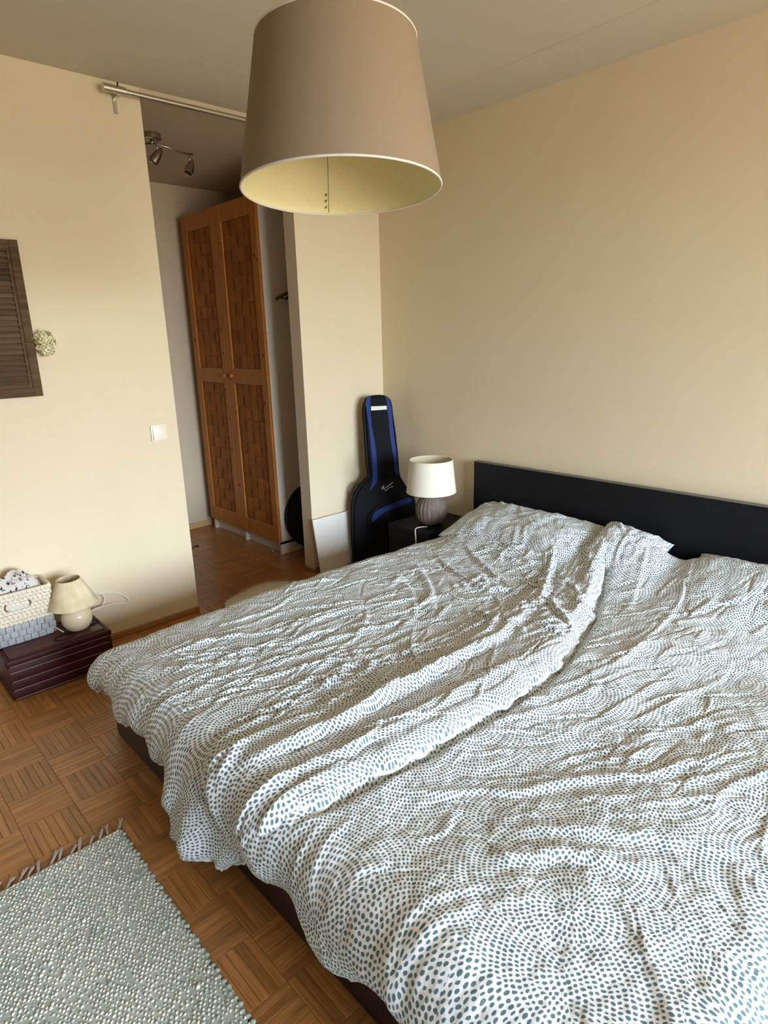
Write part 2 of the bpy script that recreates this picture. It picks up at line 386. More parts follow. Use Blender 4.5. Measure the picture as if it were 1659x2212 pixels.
# baseboards
def bboard(name, x0, x1, y0, y1, mat, h=.03, label=None):
    bm = B(); box(bm, x0, x1, y0, y1, 0, h, .004, 2); struct(name, bm, mat, label)
bboard('baseboard_left', 0, .014, RY, YE, OAKTRIM, .03, 'low oak strip along the left wall')
bboard('baseboard_stub', 0, .014, YP, 0, OAKTRIM, .03, 'low oak strip at the short wall')
bboard('baseboard_stub_end', -.1, .014, YP - .012, YP, OAKTRIM, .022)
bboard('baseboard_back', 0.014, RX, -.014, 0, OAKTRIM)
bboard('baseboard_hall', HX, HX + .014, -2.6, 0, LIGHTTRIM, .045, 'pale wooden baseboard in the hallway')
bboard('baseboard_front', .014, RX, RY, RY + .014, OAKTRIM)
bboard('baseboard_right', RX - .014, RX, RY, 0, OAKTRIM)

# ------------------------------------------------------------------ bed
bed = empty('bed', (1.82, -1.1, 0)); tag(bed, 'black-brown wooden bed frame with a plain low headboard', 'bed')
BX0, BX1, BF = .80, 2.84, -2.165
bm = B(); box(bm, BX0, BX1, -.055, -.018, .0, .720, .002); obj('headboard', bm, BLACKWOOD, bed)
bm = B(); box(bm, BX0 + .001, BX1 - .001, -.054, -.019, .7195, .7235, .001); o = obj('headboard_edge', bm, BLACKTOP, bed); tag(o, 'greyish lighter top edge')
bm = B(); box(bm, BX0 + .01, BX1 - .01, BF, BF + .03, 0, .26, .002); obj('foot_rail', bm, DARKRAIL, bed)
for x in (BX0 + .01, BX1 - .04):
    bm = B(); box(bm, x, x + .03, BF + .03, -.055, .0, .26, .002); obj('side_rail', bm, DARKRAIL, bed)
bm = B(); box(bm, BX0 + .04, BX1 - .04, BF + .03, -.055, .14, .158); obj('slat_base', bm, LIGHTTRIM, bed)
bm = B(); box(bm, BX0 + .045, BX1 - .045, BF + .035, -.06, .158, .33, .03, 3)
o = obj('mattress', bm, noise_mat('mattress_cloth', (.75, .74, .70), (.8, .79, .75), (30, 30, 30), .9), None, True, 40); tag(o, 'pale mattress under the two dotted duvets', 'mattress')

# ------------------------------------------------------------------ bedding
def add_folds(Hh, A, Bb, folds, step=.012):
    """raise the cloth along creases; each crease is (points, height, width, steep side)"""
    for pts, amp, w, sg in folds:
        P = np.array(spline(pts, 6)); n = len(P)
        mn, mx_ = P.min(0) - 3.2 * w, P.max(0) + 3.2 * w
        msk = (A > mn[0]) & (A < mx_[0]) & (Bb > mn[1]) & (Bb < mx_[1])
        if not msk.any(): continue
        x, y = A[msk], Bb[msk]; best = np.full(x.shape, 1e9); sd = np.zeros_like(best); tt = np.zeros_like(best)
        for i in range(n - 1):
            d = P[i + 1] - P[i]; L2 = (d ** 2).sum() + 1e-12
            t = np.clip(((x - P[i, 0]) * d[0] + (y - P[i, 1]) * d[1]) / L2, 0, 1)
            ex, ey = x - P[i, 0] - t * d[0], y - P[i, 1] - t * d[1]; q = ex * ex + ey * ey
            u = q < best; best[u] = q[u]; sd[u] = (d[0] * ey - d[1] * ex)[u]; tt[u] = ((i + t) / (n - 1))[u]
        dist = np.sqrt(best); side = np.where(sd * sg > 0, 1.0, -1.0)
        wl = np.where(side > 0, w * .5, w)
        taper = np.sin(np.clip(tt, 0, 1) * PI) ** .55
        prof = np.exp(-(dist / wl) ** 2) - .28 * np.exp(-((dist - 1.5 * wl) / (.8 * w)) ** 2) * (side > 0)
        Hh[msk] += amp * taper * prof
    return Hh

def random_folds(rs, n, area, dirfun, lr=(.08, .34), wr=(.008, .02), ar=(.0025, .009), amp=None):
    out = []
    for _ in range(n):
        a, b_ = rs.uniform(area[0], area[1]), rs.uniform(area[2], area[3])
        th = dirfun(a, b_) + rs.normal(0, .32); L_ = rs.uniform(*lr); cv = rs.normal(0, .9)
        pts = []
        for k in range(5):
            s = (k / 4 - .5) * L_; t2 = th + cv * s
            pts.append((a + math.cos(t2) * s, b_ + math.sin(t2) * s + rs.normal(0, .004)))
        w = rs.uniform(*wr); out.append((pts, rs.uniform(*ar) * (.6 + .4 * w / wr[1]) * (amp(a, b_) if amp else 1), w, rs.choice([-1, 1])))
    return out

def duvet(name, label, s_n, t_n, acr, alo, edges, base_z, folds, seed, hem_r, thick, wave, uvo, taperw=.06):
    """a sheet in cloth coordinates a (across) and b (along, 0 at the wall) draped over the mattress edges"""
    S, T = np.meshgrid(np.linspace(0, 1, s_n), np.linspace(0, 1, t_n), indexing='ij')
    b0, b1 = alo(S); Bb = b0 + (b1 - b0) * T
    xl, xr = acr(Bb); A = xl + (xr - xl) * S
    rr = .075
    dl = np.maximum(0, edges['l'] - A); dr = np.maximum(0, A - edges['r']); df = np.maximum(0, Bb - edges['f'])
    hx = dr - dl; d = np.hypot(hx, df) + 1e-9
    ph = np.minimum(d / rr, PI / 2 * .94)
    ext = np.where(d < rr * PI / 2, rr * np.sin(np.minimum(d / rr, PI / 2)), rr + (d - rr * PI / 2) * .12)
    drop = np.where(d < rr * PI / 2, rr * (1 - np.cos(np.minimum(d / rr, PI / 2))), rr + (d - rr * PI / 2) * .99)
    ux, uy = hx / d, df / d
    X = np.clip(A, edges['l'], edges['r']) + ext * ux
    Y = -(np.minimum(Bb, edges['f']) + ext * uy)
    Z = base_z(A, Bb) - drop
    nx, ny, nz = np.sin(ph) * ux, -np.sin(ph) * uy, np.cos(ph)
    # distance to the cloth's own border
    wid = xr - xl; e = np.minimum(np.minimum(S, 1 - S) * wid, np.minimum(T, 1 - T) * (b1 - b0))
    tp = np.sqrt(1 - (1 - np.clip(e / taperw, 0, 1)) ** 2)
    h = thick * tp + wave(A, Bb, S, T, d)
    F_ = np.zeros_like(A); add_folds(F_, A, Bb, folds)
    soft = .006 * gnoise(A * 5, Bb * 5, seed) + .0035 * gnoise(A * 13, Bb * 11, seed + 1) + .0018 * gnoise(A * 34, Bb * 30, seed + 2) + .0009 * gnoise(A * 80, Bb * 74, seed + 3)
    h = h + (F_ + soft) * np.clip(e / .02, .25, 1)
    PX, PY, PZ = X + nx * h, Y + ny * h, Z + nz * h
    # underside: flat against what lies below
    k = 6
    si = sorted(set(list(range(0, s_n, k)) + [s_n - 1])); ti = sorted(set(list(range(0, t_n, k)) + [t_n - 1]))
    top = np.stack([PX, PY, PZ], -1).reshape(-1, 3)
    und = np.stack([X - nx * .002, Y - ny * .002, Z - nz * .002], -1)[np.ix_(si, ti)].reshape(-1, 3)
    I = np.arange(s_n * t_n).reshape(s_n, t_n)
    q = np.stack([I[:-1, :-1], I[:-1, 1:], I[1:, 1:], I[1:, :-1]], -1).reshape(-1, 4)
    J = np.arange(len(si) * len(ti)).reshape(len(si), len(ti)) + len(top)
    q2 = np.stack([J[:-1, :-1], J[1:, :-1], J[1:, 1:], J[:-1, 1:]], -1).reshape(-1, 4)
    allv = np.concatenate([top, und]); allf = np.concatenate([q, q2])
    me = bpy.data.meshes.new(name)
    me.vertices.add(len(allv)); me.vertices.foreach_set('co', allv.astype(np.float32).ravel())
    me.loops.add(allf.size); me.loops.foreach_set('vertex_index', allf.astype(np.int32).ravel())
    me.polygons.add(len(allf)); me.polygons.foreach_set('loop_start', np.arange(0, allf.size, 4, dtype=np.int32)); me.polygons.foreach_set('loop_total', np.full(len(allf), 4, np.int32))
    me.update(calc_edges=True)
    uvs = np.concatenate([np.stack([A + uvo[0], Bb + uvo[1]], -1).reshape(-1, 2), np.stack([A + uvo[0], Bb + uvo[1]], -1)[np.ix_(si, ti)].reshape(-1, 2)])
    ul = me.uv_layers.new(name='UVMap'); ul.data.foreach_set('uv', uvs[allf.ravel()].astype(np.float32).ravel())
    me.materials.append(DOTS); me.polygons.foreach_set('use_smooth', [True] * len(me.polygons)); me.validate()
    root = empty(name, (float(X.mean()), float(Y.mean()), .33)); tag(root, label, 'duvet', 'dotted duvets on the bed')
    o = bpy.data.objects.new('cover', me); put(o, root)
    # crumpled seam along the foot and side edges
    G = np.stack([PX, PY, PZ], -1)
    rs = np.random.RandomState(seed)
    for line in hem_r:
        pts = G[:, -1] if line == 'foot' else (G[-1, :] if line == 'right' else G[:, 0])
        pts = pts[::3].copy(); n = len(pts); s = np.arange(n)
        pts[:, 2] += .0035 * np.sin(s * .9 + rs.rand() * 6) + .002 * rs.normal(size=n) - .002
        pts[:, 1] += .002 * rs.normal(size=n)
        bm = B(); tube(bm, pts, [.0055 + .0018 * math.sin(i * .7) for i in range(n)], 7); obj('hem', bm, HEM, root, True)
    return root
LEFT_FOLDS=[
 ([(1.73,0.797),(1.813,1.123),(1.812,1.35),(1.819,1.515),(1.811,1.668),(1.82,1.838),(1.798,2.012),(1.799,2.154)],0.032,0.034,-1),
 ([(2.009,0.96),(1.99,1.213),(1.967,1.402),(1.96,1.628),(1.936,1.84),(1.909,2.006),(1.9,2.139),(1.894,2.236)],0.012,0.03,-1),
 ([(1.49,0.14),(1.561,0.397),(1.688,0.667),(1.775,0.849)],0.032,0.026,-1),
 ([(1.629,-0.036),(1.786,0.429),(1.896,0.734),(1.946,0.916)],0.014,0.025,-1),
 ([(1.606,0.78),(1.602,0.676),(1.644,0.6)],0.024,0.02,1),
 ([(1.743,0.752),(1.879,0.869),(1.978,0.939)],0.022,0.02,1),
 ([(1.717,0.964),(1.766,1.142),(1.765,1.294)],0.012,0.02,-1),
 ([(1.096,0.499),(1.348,0.636),(1.575,0.737)],0.018,0.022,1),
 ([(1.043,0.646),(1.295,0.768),(1.521,0.824)],0.016,0.02,1),
 ([(1.048,0.782),(1.301,0.957),(1.476,1.132)],0.018,0.022,-1),
 ([(1.096,0.953),(1.28,1.05),(1.461,1.208)],0.011,0.02,-1),
 ([(1.128,0.316),(1.312,0.447),(1.484,0.468)],0.013,0.018,1),
 ([(1.578,0.204),(1.714,0.379),(1.801,0.561)],0.013,0.016,1),
 ([(1.693,0.553),(1.809,0.637),(1.884,0.746)],0.014,0.015,1),
 ([(1.344,1.84),(1.362,1.582),(1.44,1.287),(1.564,1.11)],0.009,0.018,-1),
 ([(1.407,1.948),(1.478,1.71),(1.593,1.459),(1.647,1.256)],0.01,0.02,-1),
 ([(1.484,2.025),(1.557,1.841),(1.7,1.662),(1.763,1.52)],0.01,0.018,-1),
 ([(1.574,2.106),(1.605,1.942),(1.702,1.775)],0.011,0.018,-1),
 ([(1.733,2.258),(1.634,2.139),(1.629,2.02),(1.674,1.908)],0.015,0.022,-1),
 ([(1.774,2.217),(1.706,2.125),(1.705,2.008),(1.742,1.842)],0.013,0.02,-1),
 ([(1.825,2.305),(1.749,2.241),(1.671,2.132)],0.022,0.03,-1),
 ([(2.03,2.4),(1.96,2.331),(1.894,2.236)],0.022,0.03,-1),
 ([(1.164,1.428),(1.245,1.255),(1.31,1.107)],0.007,0.014,-1),
 ([(1.326,1.717),(1.375,1.463),(1.435,1.233)],0.007,0.014,-1),
]
RIGHT_FOLDS=[
 ([(2.249,1.766),(2.308,1.719),(2.348,1.643),(2.417,1.55),(2.494,1.468),(2.552,1.339)],0.02,0.03,1),
 ([(2.114,1.913),(2.182,1.857),(2.233,1.782),(2.305,1.734)],0.013,0.022,1),
 ([(2.379,1.935),(2.436,1.886),(2.483,1.822),(2.571,1.776),(2.647,1.737)],0.022,0.035,1),
 ([(2.334,1.877),(2.434,1.78),(2.546,1.687),(2.645,1.621),(2.738,1.581)],0.015,0.035,1),
 ([(2.46,2.04),(2.49,1.979),(2.542,1.949)],0.013,0.025,1),
 ([(2.358,2.158),(2.386,2.086),(2.409,2.031),(2.452,1.971)],0.013,0.022,1),
 ([(2.417,2.194),(2.42,2.124),(2.448,2.052)],0.016,0.025,1),
 ([(2.367,2.191),(2.401,2.236),(2.428,2.292)],0.013,0.025,1),
 ([(2.613,1.839),(2.698,1.906),(2.756,1.966),(2.804,2.01)],0.016,0.03,1),
 ([(2.732,1.587),(2.79,1.689),(2.834,1.78)],0.013,0.03,1),
 ([(2.06,0.097),(2.161,0.483),(2.177,0.641),(2.19,0.884),(2.166,0.999),(2.155,1.097)],0.012,0.016,-1),
 ([(2.19,1.104),(2.194,0.926),(2.203,0.774)],0.011,0.014,-1),
 ([(2.442,0.732),(2.455,0.887),(2.41,1.081),(2.413,1.181)],0.009,0.014,-1),
 ([(2.104,1.307),(2.154,1.18),(2.182,1.028),(2.203,0.774)],0.013,0.018,-1),
 ([(2.128,1.462),(2.181,1.305),(2.209,1.166)],0.011,0.018,-1),
 ([(2.243,1.476),(2.285,1.307),(2.32,1.096),(2.339,0.875)],0.01,0.016,-1),
 ([(2.292,1.597),(2.345,1.464),(2.419,1.361)],0.01,0.018,-1),
 ([(2.397,1.466),(2.417,1.304),(2.486,1.174),(2.541,0.988)],0.01,0.018,-1),
 ([(2.054,2.118),(2.071,2.182),(2.086,2.24)],0.009,0.016,-1),
 ([(2.092,2.069),(2.106,2.146),(2.15,2.228)],0.009,0.016,-1),
 ([(2.239,1.89),(2.263,1.948),(2.24,2.011)],0.01,0.016,-1),
 ([(1.836,0.057),(1.928,0.297),(2.023,0.614)],0.012,0.018,-1),
]

rs = np.random.RandomState(11)
EDGE_B = [0, .1, .25, .45, .75, .98, 1.08, 1.27, 1.45, 1.63, 1.8, 1.95, 2.1, 2.2, 2.3, 2.45, 2.6, 2.75]
EDGE_X = [1.66, 1.68, 1.74, 1.82, 1.94, 2.01, 2.04, 2.065, 2.06, 2.045, 2.035, 2.015, 2.0, 1.985, 1.91, 1.75, 1.67, 1.66]
# right-hand duvet (lies lower; its left border is tucked under the other one)
def r_acr(b):
    xl = 1.66 + 0 * b - .10 * sstep(1.85, 2.1, b); xr = 3.0 + 0 * b; return xl, xr
def r_alo(s):
    x = 1.66 + 1.34 * s
    b0 = .125 + .02 * np.sin(x * 7) + .07 * (1 - sstep(1.72, 1.98, x)) + .012 * np.sin(x * 17)
    b1 = 2.290 + .03 * np.sin(x * 9 + 1) + .02 * np.sin(x * 23) + .03 * sstep(1.9, 2.5, x); return b0, b1
def r_base(a, b):
    z = .332 + .145 * (1 - sstep(.12, .58, b)) * (1 - .25 * np.exp(-((a - 2.03) / .08) ** 2))
    return z + .012 * np.sin(a * 3.1 + 1) * np.sin(b * 2.9)
def r_wave(A, Bb, S, T, d):
    return .010 * np.sin(A * 26 + 2 * np.sin(A * 7)) * sstep(.03, .2, d) * (Bb > 2.0) + .008 * np.sin(A * 11 + Bb * 3) - .030 * (1 - sstep(-.13, -.03, A - np.interp(Bb, EDGE_B, EDGE_X))) * (1 - sstep(2.1, 2.25, Bb)) - .030 * np.exp(-((A - np.interp(Bb, EDGE_B, EDGE_X) - .012) / .016) ** 2) * (1 - sstep(2.05, 2.2, Bb))
rdir = lambda a, b: (-1.15 + .75 * sstep(1.2, 2.0, b) + (.9 if a > 2.6 and b > 1.6 else 0)) + (0 if b < 2.2 else 1.2)
RIGHT_FOLDS = [(a, b * (.50 if a[0][0] < 2.55 else .32) * (.6 if a[0][1] > 2.0 else 1), c * .9, d) for a, b, c, d in RIGHT_FOLDS]
rf = RIGHT_FOLDS + random_folds(rs, 230, (1.75, 2.95, .25, 2.3), rdir, (.06, .26), (.007, .016), (.002, .007), lambda a, b: 1 - .5 * float(sstep(1.4, 1.9, b)) - .35 * float(sstep(1.95, 2.1, b)))
rf += [(a, -b, c, d) for a, b, c, d in random_folds(rs, 170, (1.75, 2.95, .25, 2.2), rdir, (.08, .30), (.006, .010), (.003, .0075), lambda a, b: 1 - .75 * float(sstep(1.2, 1.7, b)))]
duvet('duvet', 'dotted duvet on the near side, lying flat beside the overlapping edge', 330, 580, r_acr, r_alo, {'l': -9, 'r': 2.80, 'f': 2.135}, r_base, rf, 21, ['foot'], .04, r_wave, (.37, .11))

# left-hand duvet: crumpled, laps over the other one, one corner droops to the floor
def l_acr(b):
    xl = .70 + .10 * (1 - sstep(.45, .75, b)) + .03 * np.sin(b * 8) + .02 * sstep(.2, .6, b); xr = np.interp(b, EDGE_B, EDGE_X) + .010 * np.sin(b * 23) * np.sin(b * 5 + 1) + .004 * np.sin(b * 61); return xl, xr
def l_alo(s):
    x = .66 + 1.36 * s
    b0 = .255 + .16 * (1 - sstep(.70, .95, x)) + .02 * np.sin(x * 11) - .22 * sstep(1.55, 1.85, x) + .05 * np.exp(-((x - 1.45) / .1) ** 2)
    b1 = 2.285 + .012 * np.sin(x * 19) + .010 * np.sin(x * 41) - .035 * np.exp(-((x - .98) / .1) ** 2) + .10 * sstep(1.47, 1.55, x) + .055 * sstep(1.66, 1.78, x)
    b1 = b1 - .045 * (1 - sstep(.68, .90, x)); return b0, b1
def l_base(a, b):
    z = .332 + .130 * (1 - sstep(.24, .66, b)) * sstep(.8, 1.05, a) * (1 - .5 * sstep(1.5, 1.7, a)) + (.026 + .086 * (1 - sstep(.15, .5, b))) * sstep(1.60, 1.76, a)
    return z + .01 * np.sin(a * 4 + 2) * np.sin(b * 3.3 + .5)
def l_wave(A, Bb, S, T, d):
    w = .011 * np.sin(A * 24 + 1.5 * np.sin(A * 9)) * sstep(.04, .2, d) * (Bb > 2.0)
    w = w + .006 * np.exp(-(((1 - S) * 1.3 - .07) / .05) ** 2)
    return w + .034 * np.exp(-((A - 1.52) / .05) ** 2) * sstep(.05, .25, d) * (Bb > 2.05) + .05 * np.exp(-((A - 1.66) / .06) ** 2) * sstep(.05, .3, d) * (Bb > 2.05)
ldir = lambda a, b: (-1.45 if b > .95 else -1.45 + 1.9 * (.95 - b) / .95 * (1 if a < 1.55 else -.2))
LEFT_FOLDS = [(a, b * (.62 if a[0][0] < 1.15 and a[0][1] < 1.0 else .85), c, d) for a, b, c, d in LEFT_FOLDS]
lf = LEFT_FOLDS + random_folds(rs, 250, (.85, 2.0, .32, 2.2), ldir, (.07, .34), (.007, .016), (.002, .008), lambda a, b: 1 - .8 * float(sstep(1.35, 1.0, a) * sstep(1.2, 1.7, b)) if a < 1.35 else 1) + random_folds(rs, 70, (1.35, 1.95, .35, 1.1), lambda a, b: rs.uniform(-PI, PI), (.05, .16), (.01, .022), (.006, .015)) + random_folds(rs, 60, (1.0, 1.8, 1.1, 2.0), lambda a, b: -1.5, (.15, .45), (.008, .016), (.005, .010))
lf += [(a, -b, c, d) for a, b, c, d in random_folds(rs, 200, (.9, 2.0, .35, 2.1), ldir, (.10, .36), (.006, .010), (.003, .008), lambda a, b: 1 - .8 * float(sstep(1.35, 1.0, a) * sstep(1.2, 1.7, b)) if a < 1.35 else 1)]
duvet('duvet', 'crumpled dotted duvet on the far side with a corner drooping off the foot end', 350, 600, l_acr, l_alo, {'l': .86, 'r': 9, 'f': 2.135}, l_base, lf, 41, ['foot', 'right', 'head'], .036, l_wave, (.05, .63), .05)

def pillow(label, c, size, rot, seed, ears=.05):
    n = 90; w, l, hgt = size
    S, T = np.meshgrid(np.linspace(-1, 1, n), np.linspace(-1, 1, n), indexing='ij')
    pin = 1 - ears * (1 - T ** 2); pin2 = 1 - ears * (1 - S ** 2)
    X = w / 2 * S * pin; Y = l / 2 * T * pin2
    prof = (np.clip(1 - np.abs(S) ** 3.2, 0, 1) * np.clip(1 - np.abs(T) ** 3.2, 0, 1)) ** .55
    wr = .010 * gnoise(X * 7, Y * 7, seed) + .006 * gnoise(X * 18, Y * 16, seed + 1) + .003 * gnoise(X * 45, Y * 40, seed + 2)
    rp = np.random.RandomState(seed); Fd = np.zeros_like(X)
    add_folds(Fd, X, Y, random_folds(rp, 40, (-w / 2, w / 2, -l / 2, l / 2), lambda a, b: math.atan2(b, a + 1e-6), (.06, .2), (.008, .016), (.003, .008)))
    Zt = hgt / 2 * prof + (wr + Fd) * np.clip(prof * 2, 0, 1) + .001; Zb = -hgt / 2 * prof - .001
    top = np.stack([X, Y, Zt], -1).reshape(-1, 3); bot = np.stack([X, Y, Zb], -1).reshape(-1, 3)
    I = np.arange(n * n).reshape(n, n)
    q = np.stack([I[:-1, :-1], I[1:, :-1], I[1:, 1:], I[:-1, 1:]], -1).reshape(-1, 4); q2 = q[:, ::-1] + n * n
    m4 = Matrix.Translation(c) @ Matrix.Rotation(rot[2], 4, 'Z') @ Matrix.Rotation(rot[0], 4, 'X') @ Matrix.Rotation(rot[1], 4, 'Y')
    R3 = np.array(m4.to_3x3()); vv = np.concatenate([top, bot]) @ R3.T + np.array(c)
    me = bpy.data.meshes.new('pillow'); me.from_pydata(vv.tolist(), [], np.concatenate([q, q2]).tolist()); me.update()
    ul = me.uv_layers.new(name='UVMap'); uvv = np.concatenate([np.stack([X + 3 + seed * .17, Y + 2], -1).reshape(-1, 2)] * 2)
    li = np.empty(len(me.loops), np.int32); me.loops.foreach_get('vertex_index', li); ul.data.foreach_set('uv', uvv[li].astype(np.float32).ravel())
    me.materials.append(DOTS); me.polygons.foreach_set('use_smooth', [True] * len(me.polygons))
    o = bpy.data.objects.new('pillow', me); COL.objects.link(o)
    tag(o, label, 'pillow', 'pillows against the headboard')
pillow('dotted pillow at the headboard end next to the nightstand', (1.29, -.262, .445), (.80, .40, .17), (math.radians(14), 0, 0), 3)
pillow('small dotted pillow bump peeking up at the middle of the headboard', (1.79, -.230, .440), (.31, .36, .165), (math.radians(24), math.radians(10), math.radians(-4)), 5, .08)
pillow('dotted pillow at the right edge of the picture against the headboard', (2.47, -.250, .425), (.80, .40, .13), (math.radians(14), 0, 0), 8)

# ------------------------------------------------------------------ pendant lamp
FABO = noise_mat('taupe_shade_fabric', (.25, .19, .122), (.275, .21, .137), (300, 300, 300), .85, .15, spec=.15)
FABI = noise_mat('yellowish_shade_lining', (.72, .66, .36), (.76, .70, .40), (120, 120, 120), .7, spec=.3)
RIMW = new_mat('pale_shade_rim', (.66, .62, .54), .6)
pend = empty('pendant_lamp', (1.832, -1.809, 1.742)); tag(pend, 'large taupe drum pendant lamp with pale yellow lining over the bed', 'lamp')
PC = Vector((1.832, -1.809, 1.742)); vdir = Vector((PC.x - 3.0311, PC.y + 2.8096, 0)).normalized()
PA = (Vector((0, 0, 1)) + vdir * math.tan(math.radians(3.6))).normalized()
PR0, PR1, PH = .2245, .174, .292
bm = B(); lathe(bm, [(PR0, 0), (PR0 + (PR1 - PR0) * .5, PH * .5), (PR1, PH)], PC, 96, False, False, PA); bmesh.ops.recalc_face_normals(bm, faces=bm.faces[:]); obj('shade', bm, FABO, pend, True)
bm = B(); lathe(bm, [(PR0 - .0025, .001), (PR0 - .0025 + (PR1 - PR0) * .5, PH * .5), (PR1 - .0025, PH - .001)], PC, 96, False, False, PA); obj('lining', bm, FABI, pend, True)
n_, m_ = frame_axes(PA)
for rad, hh in ((PR0 - .001, 0.0), (PR1 - .001, PH)):
    bm = B(); tube(bm, [PC + PA * hh + (n_ * math.cos(t) + m_ * math.sin(t)) * rad for t in np.linspace(0, 2 * PI, 97)[:-1]], .0026, 6, closed=True); obj('rim', bm, RIMW, pend, True)
# seam with three small marks on the lining
sd = Vector((-.78, .46, 0)); sd = (sd - PA * sd.dot(PA)).normalized(); sa = PA.cross(sd).normalized()
def on_lining(ang, hh, off=.004):
    q = sd * math.cos(ang) + sa * math.sin(ang); return PC + PA * hh + q * (PR0 + (PR1 - PR0) * hh / PH - .0025 - off)
INK = new_mat('dark_ink', (.10, .07, .02), .7)
bm = B(); tube(bm, [on_lining(0, h_, .0005) for h_ in np.linspace(.004, PH - .004, 12)], .0006, 4); o = obj('seam', bm, INK, pend); tag(o, 'thin dark seam inside the shade')
for h_, da in ((.044, .03), (.030, .034), (.016, .032)):
    bm = B(); tube(bm, [on_lining(da - .008, h_ + .0025, .001), on_lining(da, h_, .001), on_lining(da + .008, h_ - .0025, .001)], .0014, 4)
    tube(bm, [on_lining(da - .006, h_ - .001, .001), on_lining(da + .004, h_ + .002, .001)], .0011, 4); obj('mark', bm, INK, pend)
bm = B()
for k in range(3):
    t = k * 2 * PI / 3; tube(bm, [PC + PA * (PH - .01) + (n_ * math.cos(t) + m_ * math.sin(t)) * (PR1 - .003), PC + PA * (PH - .03) + (n_ * math.cos(t) + m_ * math.sin(t)) * .022], .002, 6)
obj('spider', bm, STEEL, pend)
bm = B(); lathe(bm, [(.008, PH + .02), (.02, PH + .005), (.022, PH - .05), (.018, PH - .055)], PC, 20, True, True, PA); obj('socket', bm, BLACKP, pend, True, 40)
bm = B(); lathe(bm, [(.012, PH - .055), (.02, PH - .08), (.028, PH - .11), (.02, PH - .135), (.004, PH - .142)], PC, 20, True, True, PA); obj('bulb', bm, new_mat('opal_bulb', (.85, .84, .8), .2), pend, True)
top_p = PC + PA * (PH + .02)
bm = B(); tube(bm, [top_p, (top_p.x, top_p.y, 2.46)], .0035, 8); obj('cord', bm, CABLEW, pend, True)
bm = B(); lathe(bm, [(.05, .0), (.048, -.02), (.02, -.045), (.006, -.05)], (top_p.x, top_p.y, H), 24); obj('ceiling_rose', bm, CABLEW, pend, True, 40)

# ------------------------------------------------------------------ curtain rod across the opening
rod = empty('curtain_rod', (.06, -1.0, 2.45)); tag(rod, 'grey metal curtain rod above the hallway opening', 'curtain rod')
ry = lambda y: 2.45
bm = B(); tube(bm, [(.055, -1.545, 2.452), (.055, -.06, 2.452)], .0105, 14); obj('rod', bm, STEEL, rod, True, 50)
bm = B(); tube(bm, [(.055, -1.600, 2.452), (.055, -1.595, 2.452), (.055, -1.595, 2.452), (.055, -1.505, 2.452)], [.0175, .0175, .0155, .0155], 18); obj('end_cap', bm, STEEL, rod, True, 50)
for yb in (-1.535, -.12):
    bm = B(); box(bm, 0, .006, yb - .008, yb + .008, 2.375, 2.475, .001); box(bm, 0.006, .055, yb - .006, yb + .006, 2.430, 2.440); o = obj('bracket', bm, STEEL, rod)
    bm = B(); tube(bm, [(.055, yb, 2.462), (.055, yb, 2.482)], .0035, 8); obj('clamp_screw', bm, BLACKP, rod)

# ------------------------------------------------------------------ hallway spotlight bar
spot = empty('spotlight_bar', (-.45, -1.15, HZ)); tag(spot, 'steel ceiling spotlight bar with small cone heads in the hallway', 'ceiling light')
SB = Vector((-.47, -1.165, HZ))
bm = B(); lathe(bm, [(.048, 0), (.05, -.004), (.05, -.026), (.044, -.030)], SB, 36); obj('canopy', bm, DSTEEL, spot, True, 40)
bar_pts = spline([(-.62, -1.42, HZ - .052), (-.60, -1.30, HZ - .05), (-.52, -1.20, HZ - .048), (-.47, -1.165, HZ - .046), (-.44, -1.09, HZ - .060), (-.45, -1.01, HZ - .070), (-.47, -.94, HZ - .062)], 8)
bm = B(); tube(bm, bar_pts, .005, 8); obj('bar', bm, DSTEEL, spot, True)
bm = B(); tube(bm, [(SB.x, SB.y, HZ - .03), (SB.x, SB.y, HZ - .05)], .008, 10); obj('stem', bm, DSTEEL, spot, True)
def spot_head(p, ax):
    p = Vector(p); ax = Vector(ax).normalized(); q = p + Vector((0, 0, -.045))
    bm = B(); tube(bm, [p, p + Vector((0, 0, -.02)), q], .0042, 8); s_ = obj('arm', bm, DSTEEL, spot, True)
    bm = B(); lathe(bm, [(.002, -.042), (.011, -.030), (.020, 0), (.025, .035), (.0255, .045), (.022, .045), (.014, .01)], q - Vector((0, 0, .012)), 20, True, True, ax); obj('spot_head', bm, DSTEEL, spot, True, 50)
    bm = B(); lathe(bm, [(.0215, .039), (.0215, .043)], q - Vector((0, 0, .012)), 20, True, True, ax); obj('spot_lens', bm, BLACKP, spot)
spot_head((-.44, -1.155, HZ - .046), (-.2, -.55, -.75))
spot_head((-.465, -.960, HZ - .066), (.1, -.45, -.85))
spot_head((-.61, -1.38, HZ - .054), (.1, .4, -.85))

# ------------------------------------------------------------------ light switch
sw = empty('light_switch', (0, -1.52, .99)); tag(sw, 'square cream light switch on the wall by the opening', 'light switch')
bm = B(); box(bm, 0, .008, -1.561, -1.481, .950, 1.030, .003, 2); obj('plate', bm, PLASTIC, sw, True, 40)
bm = B(); box(bm, .008, .013, -1.5535, -1.4885, .9575, 1.0225, .002, 2)
for v in bm.verts:
    if v.co.x > .01: v.co.x += .003 * (1.0225 - v.co.z) / .065
obj('rocker', bm, PLASTIC, sw, True, 40)

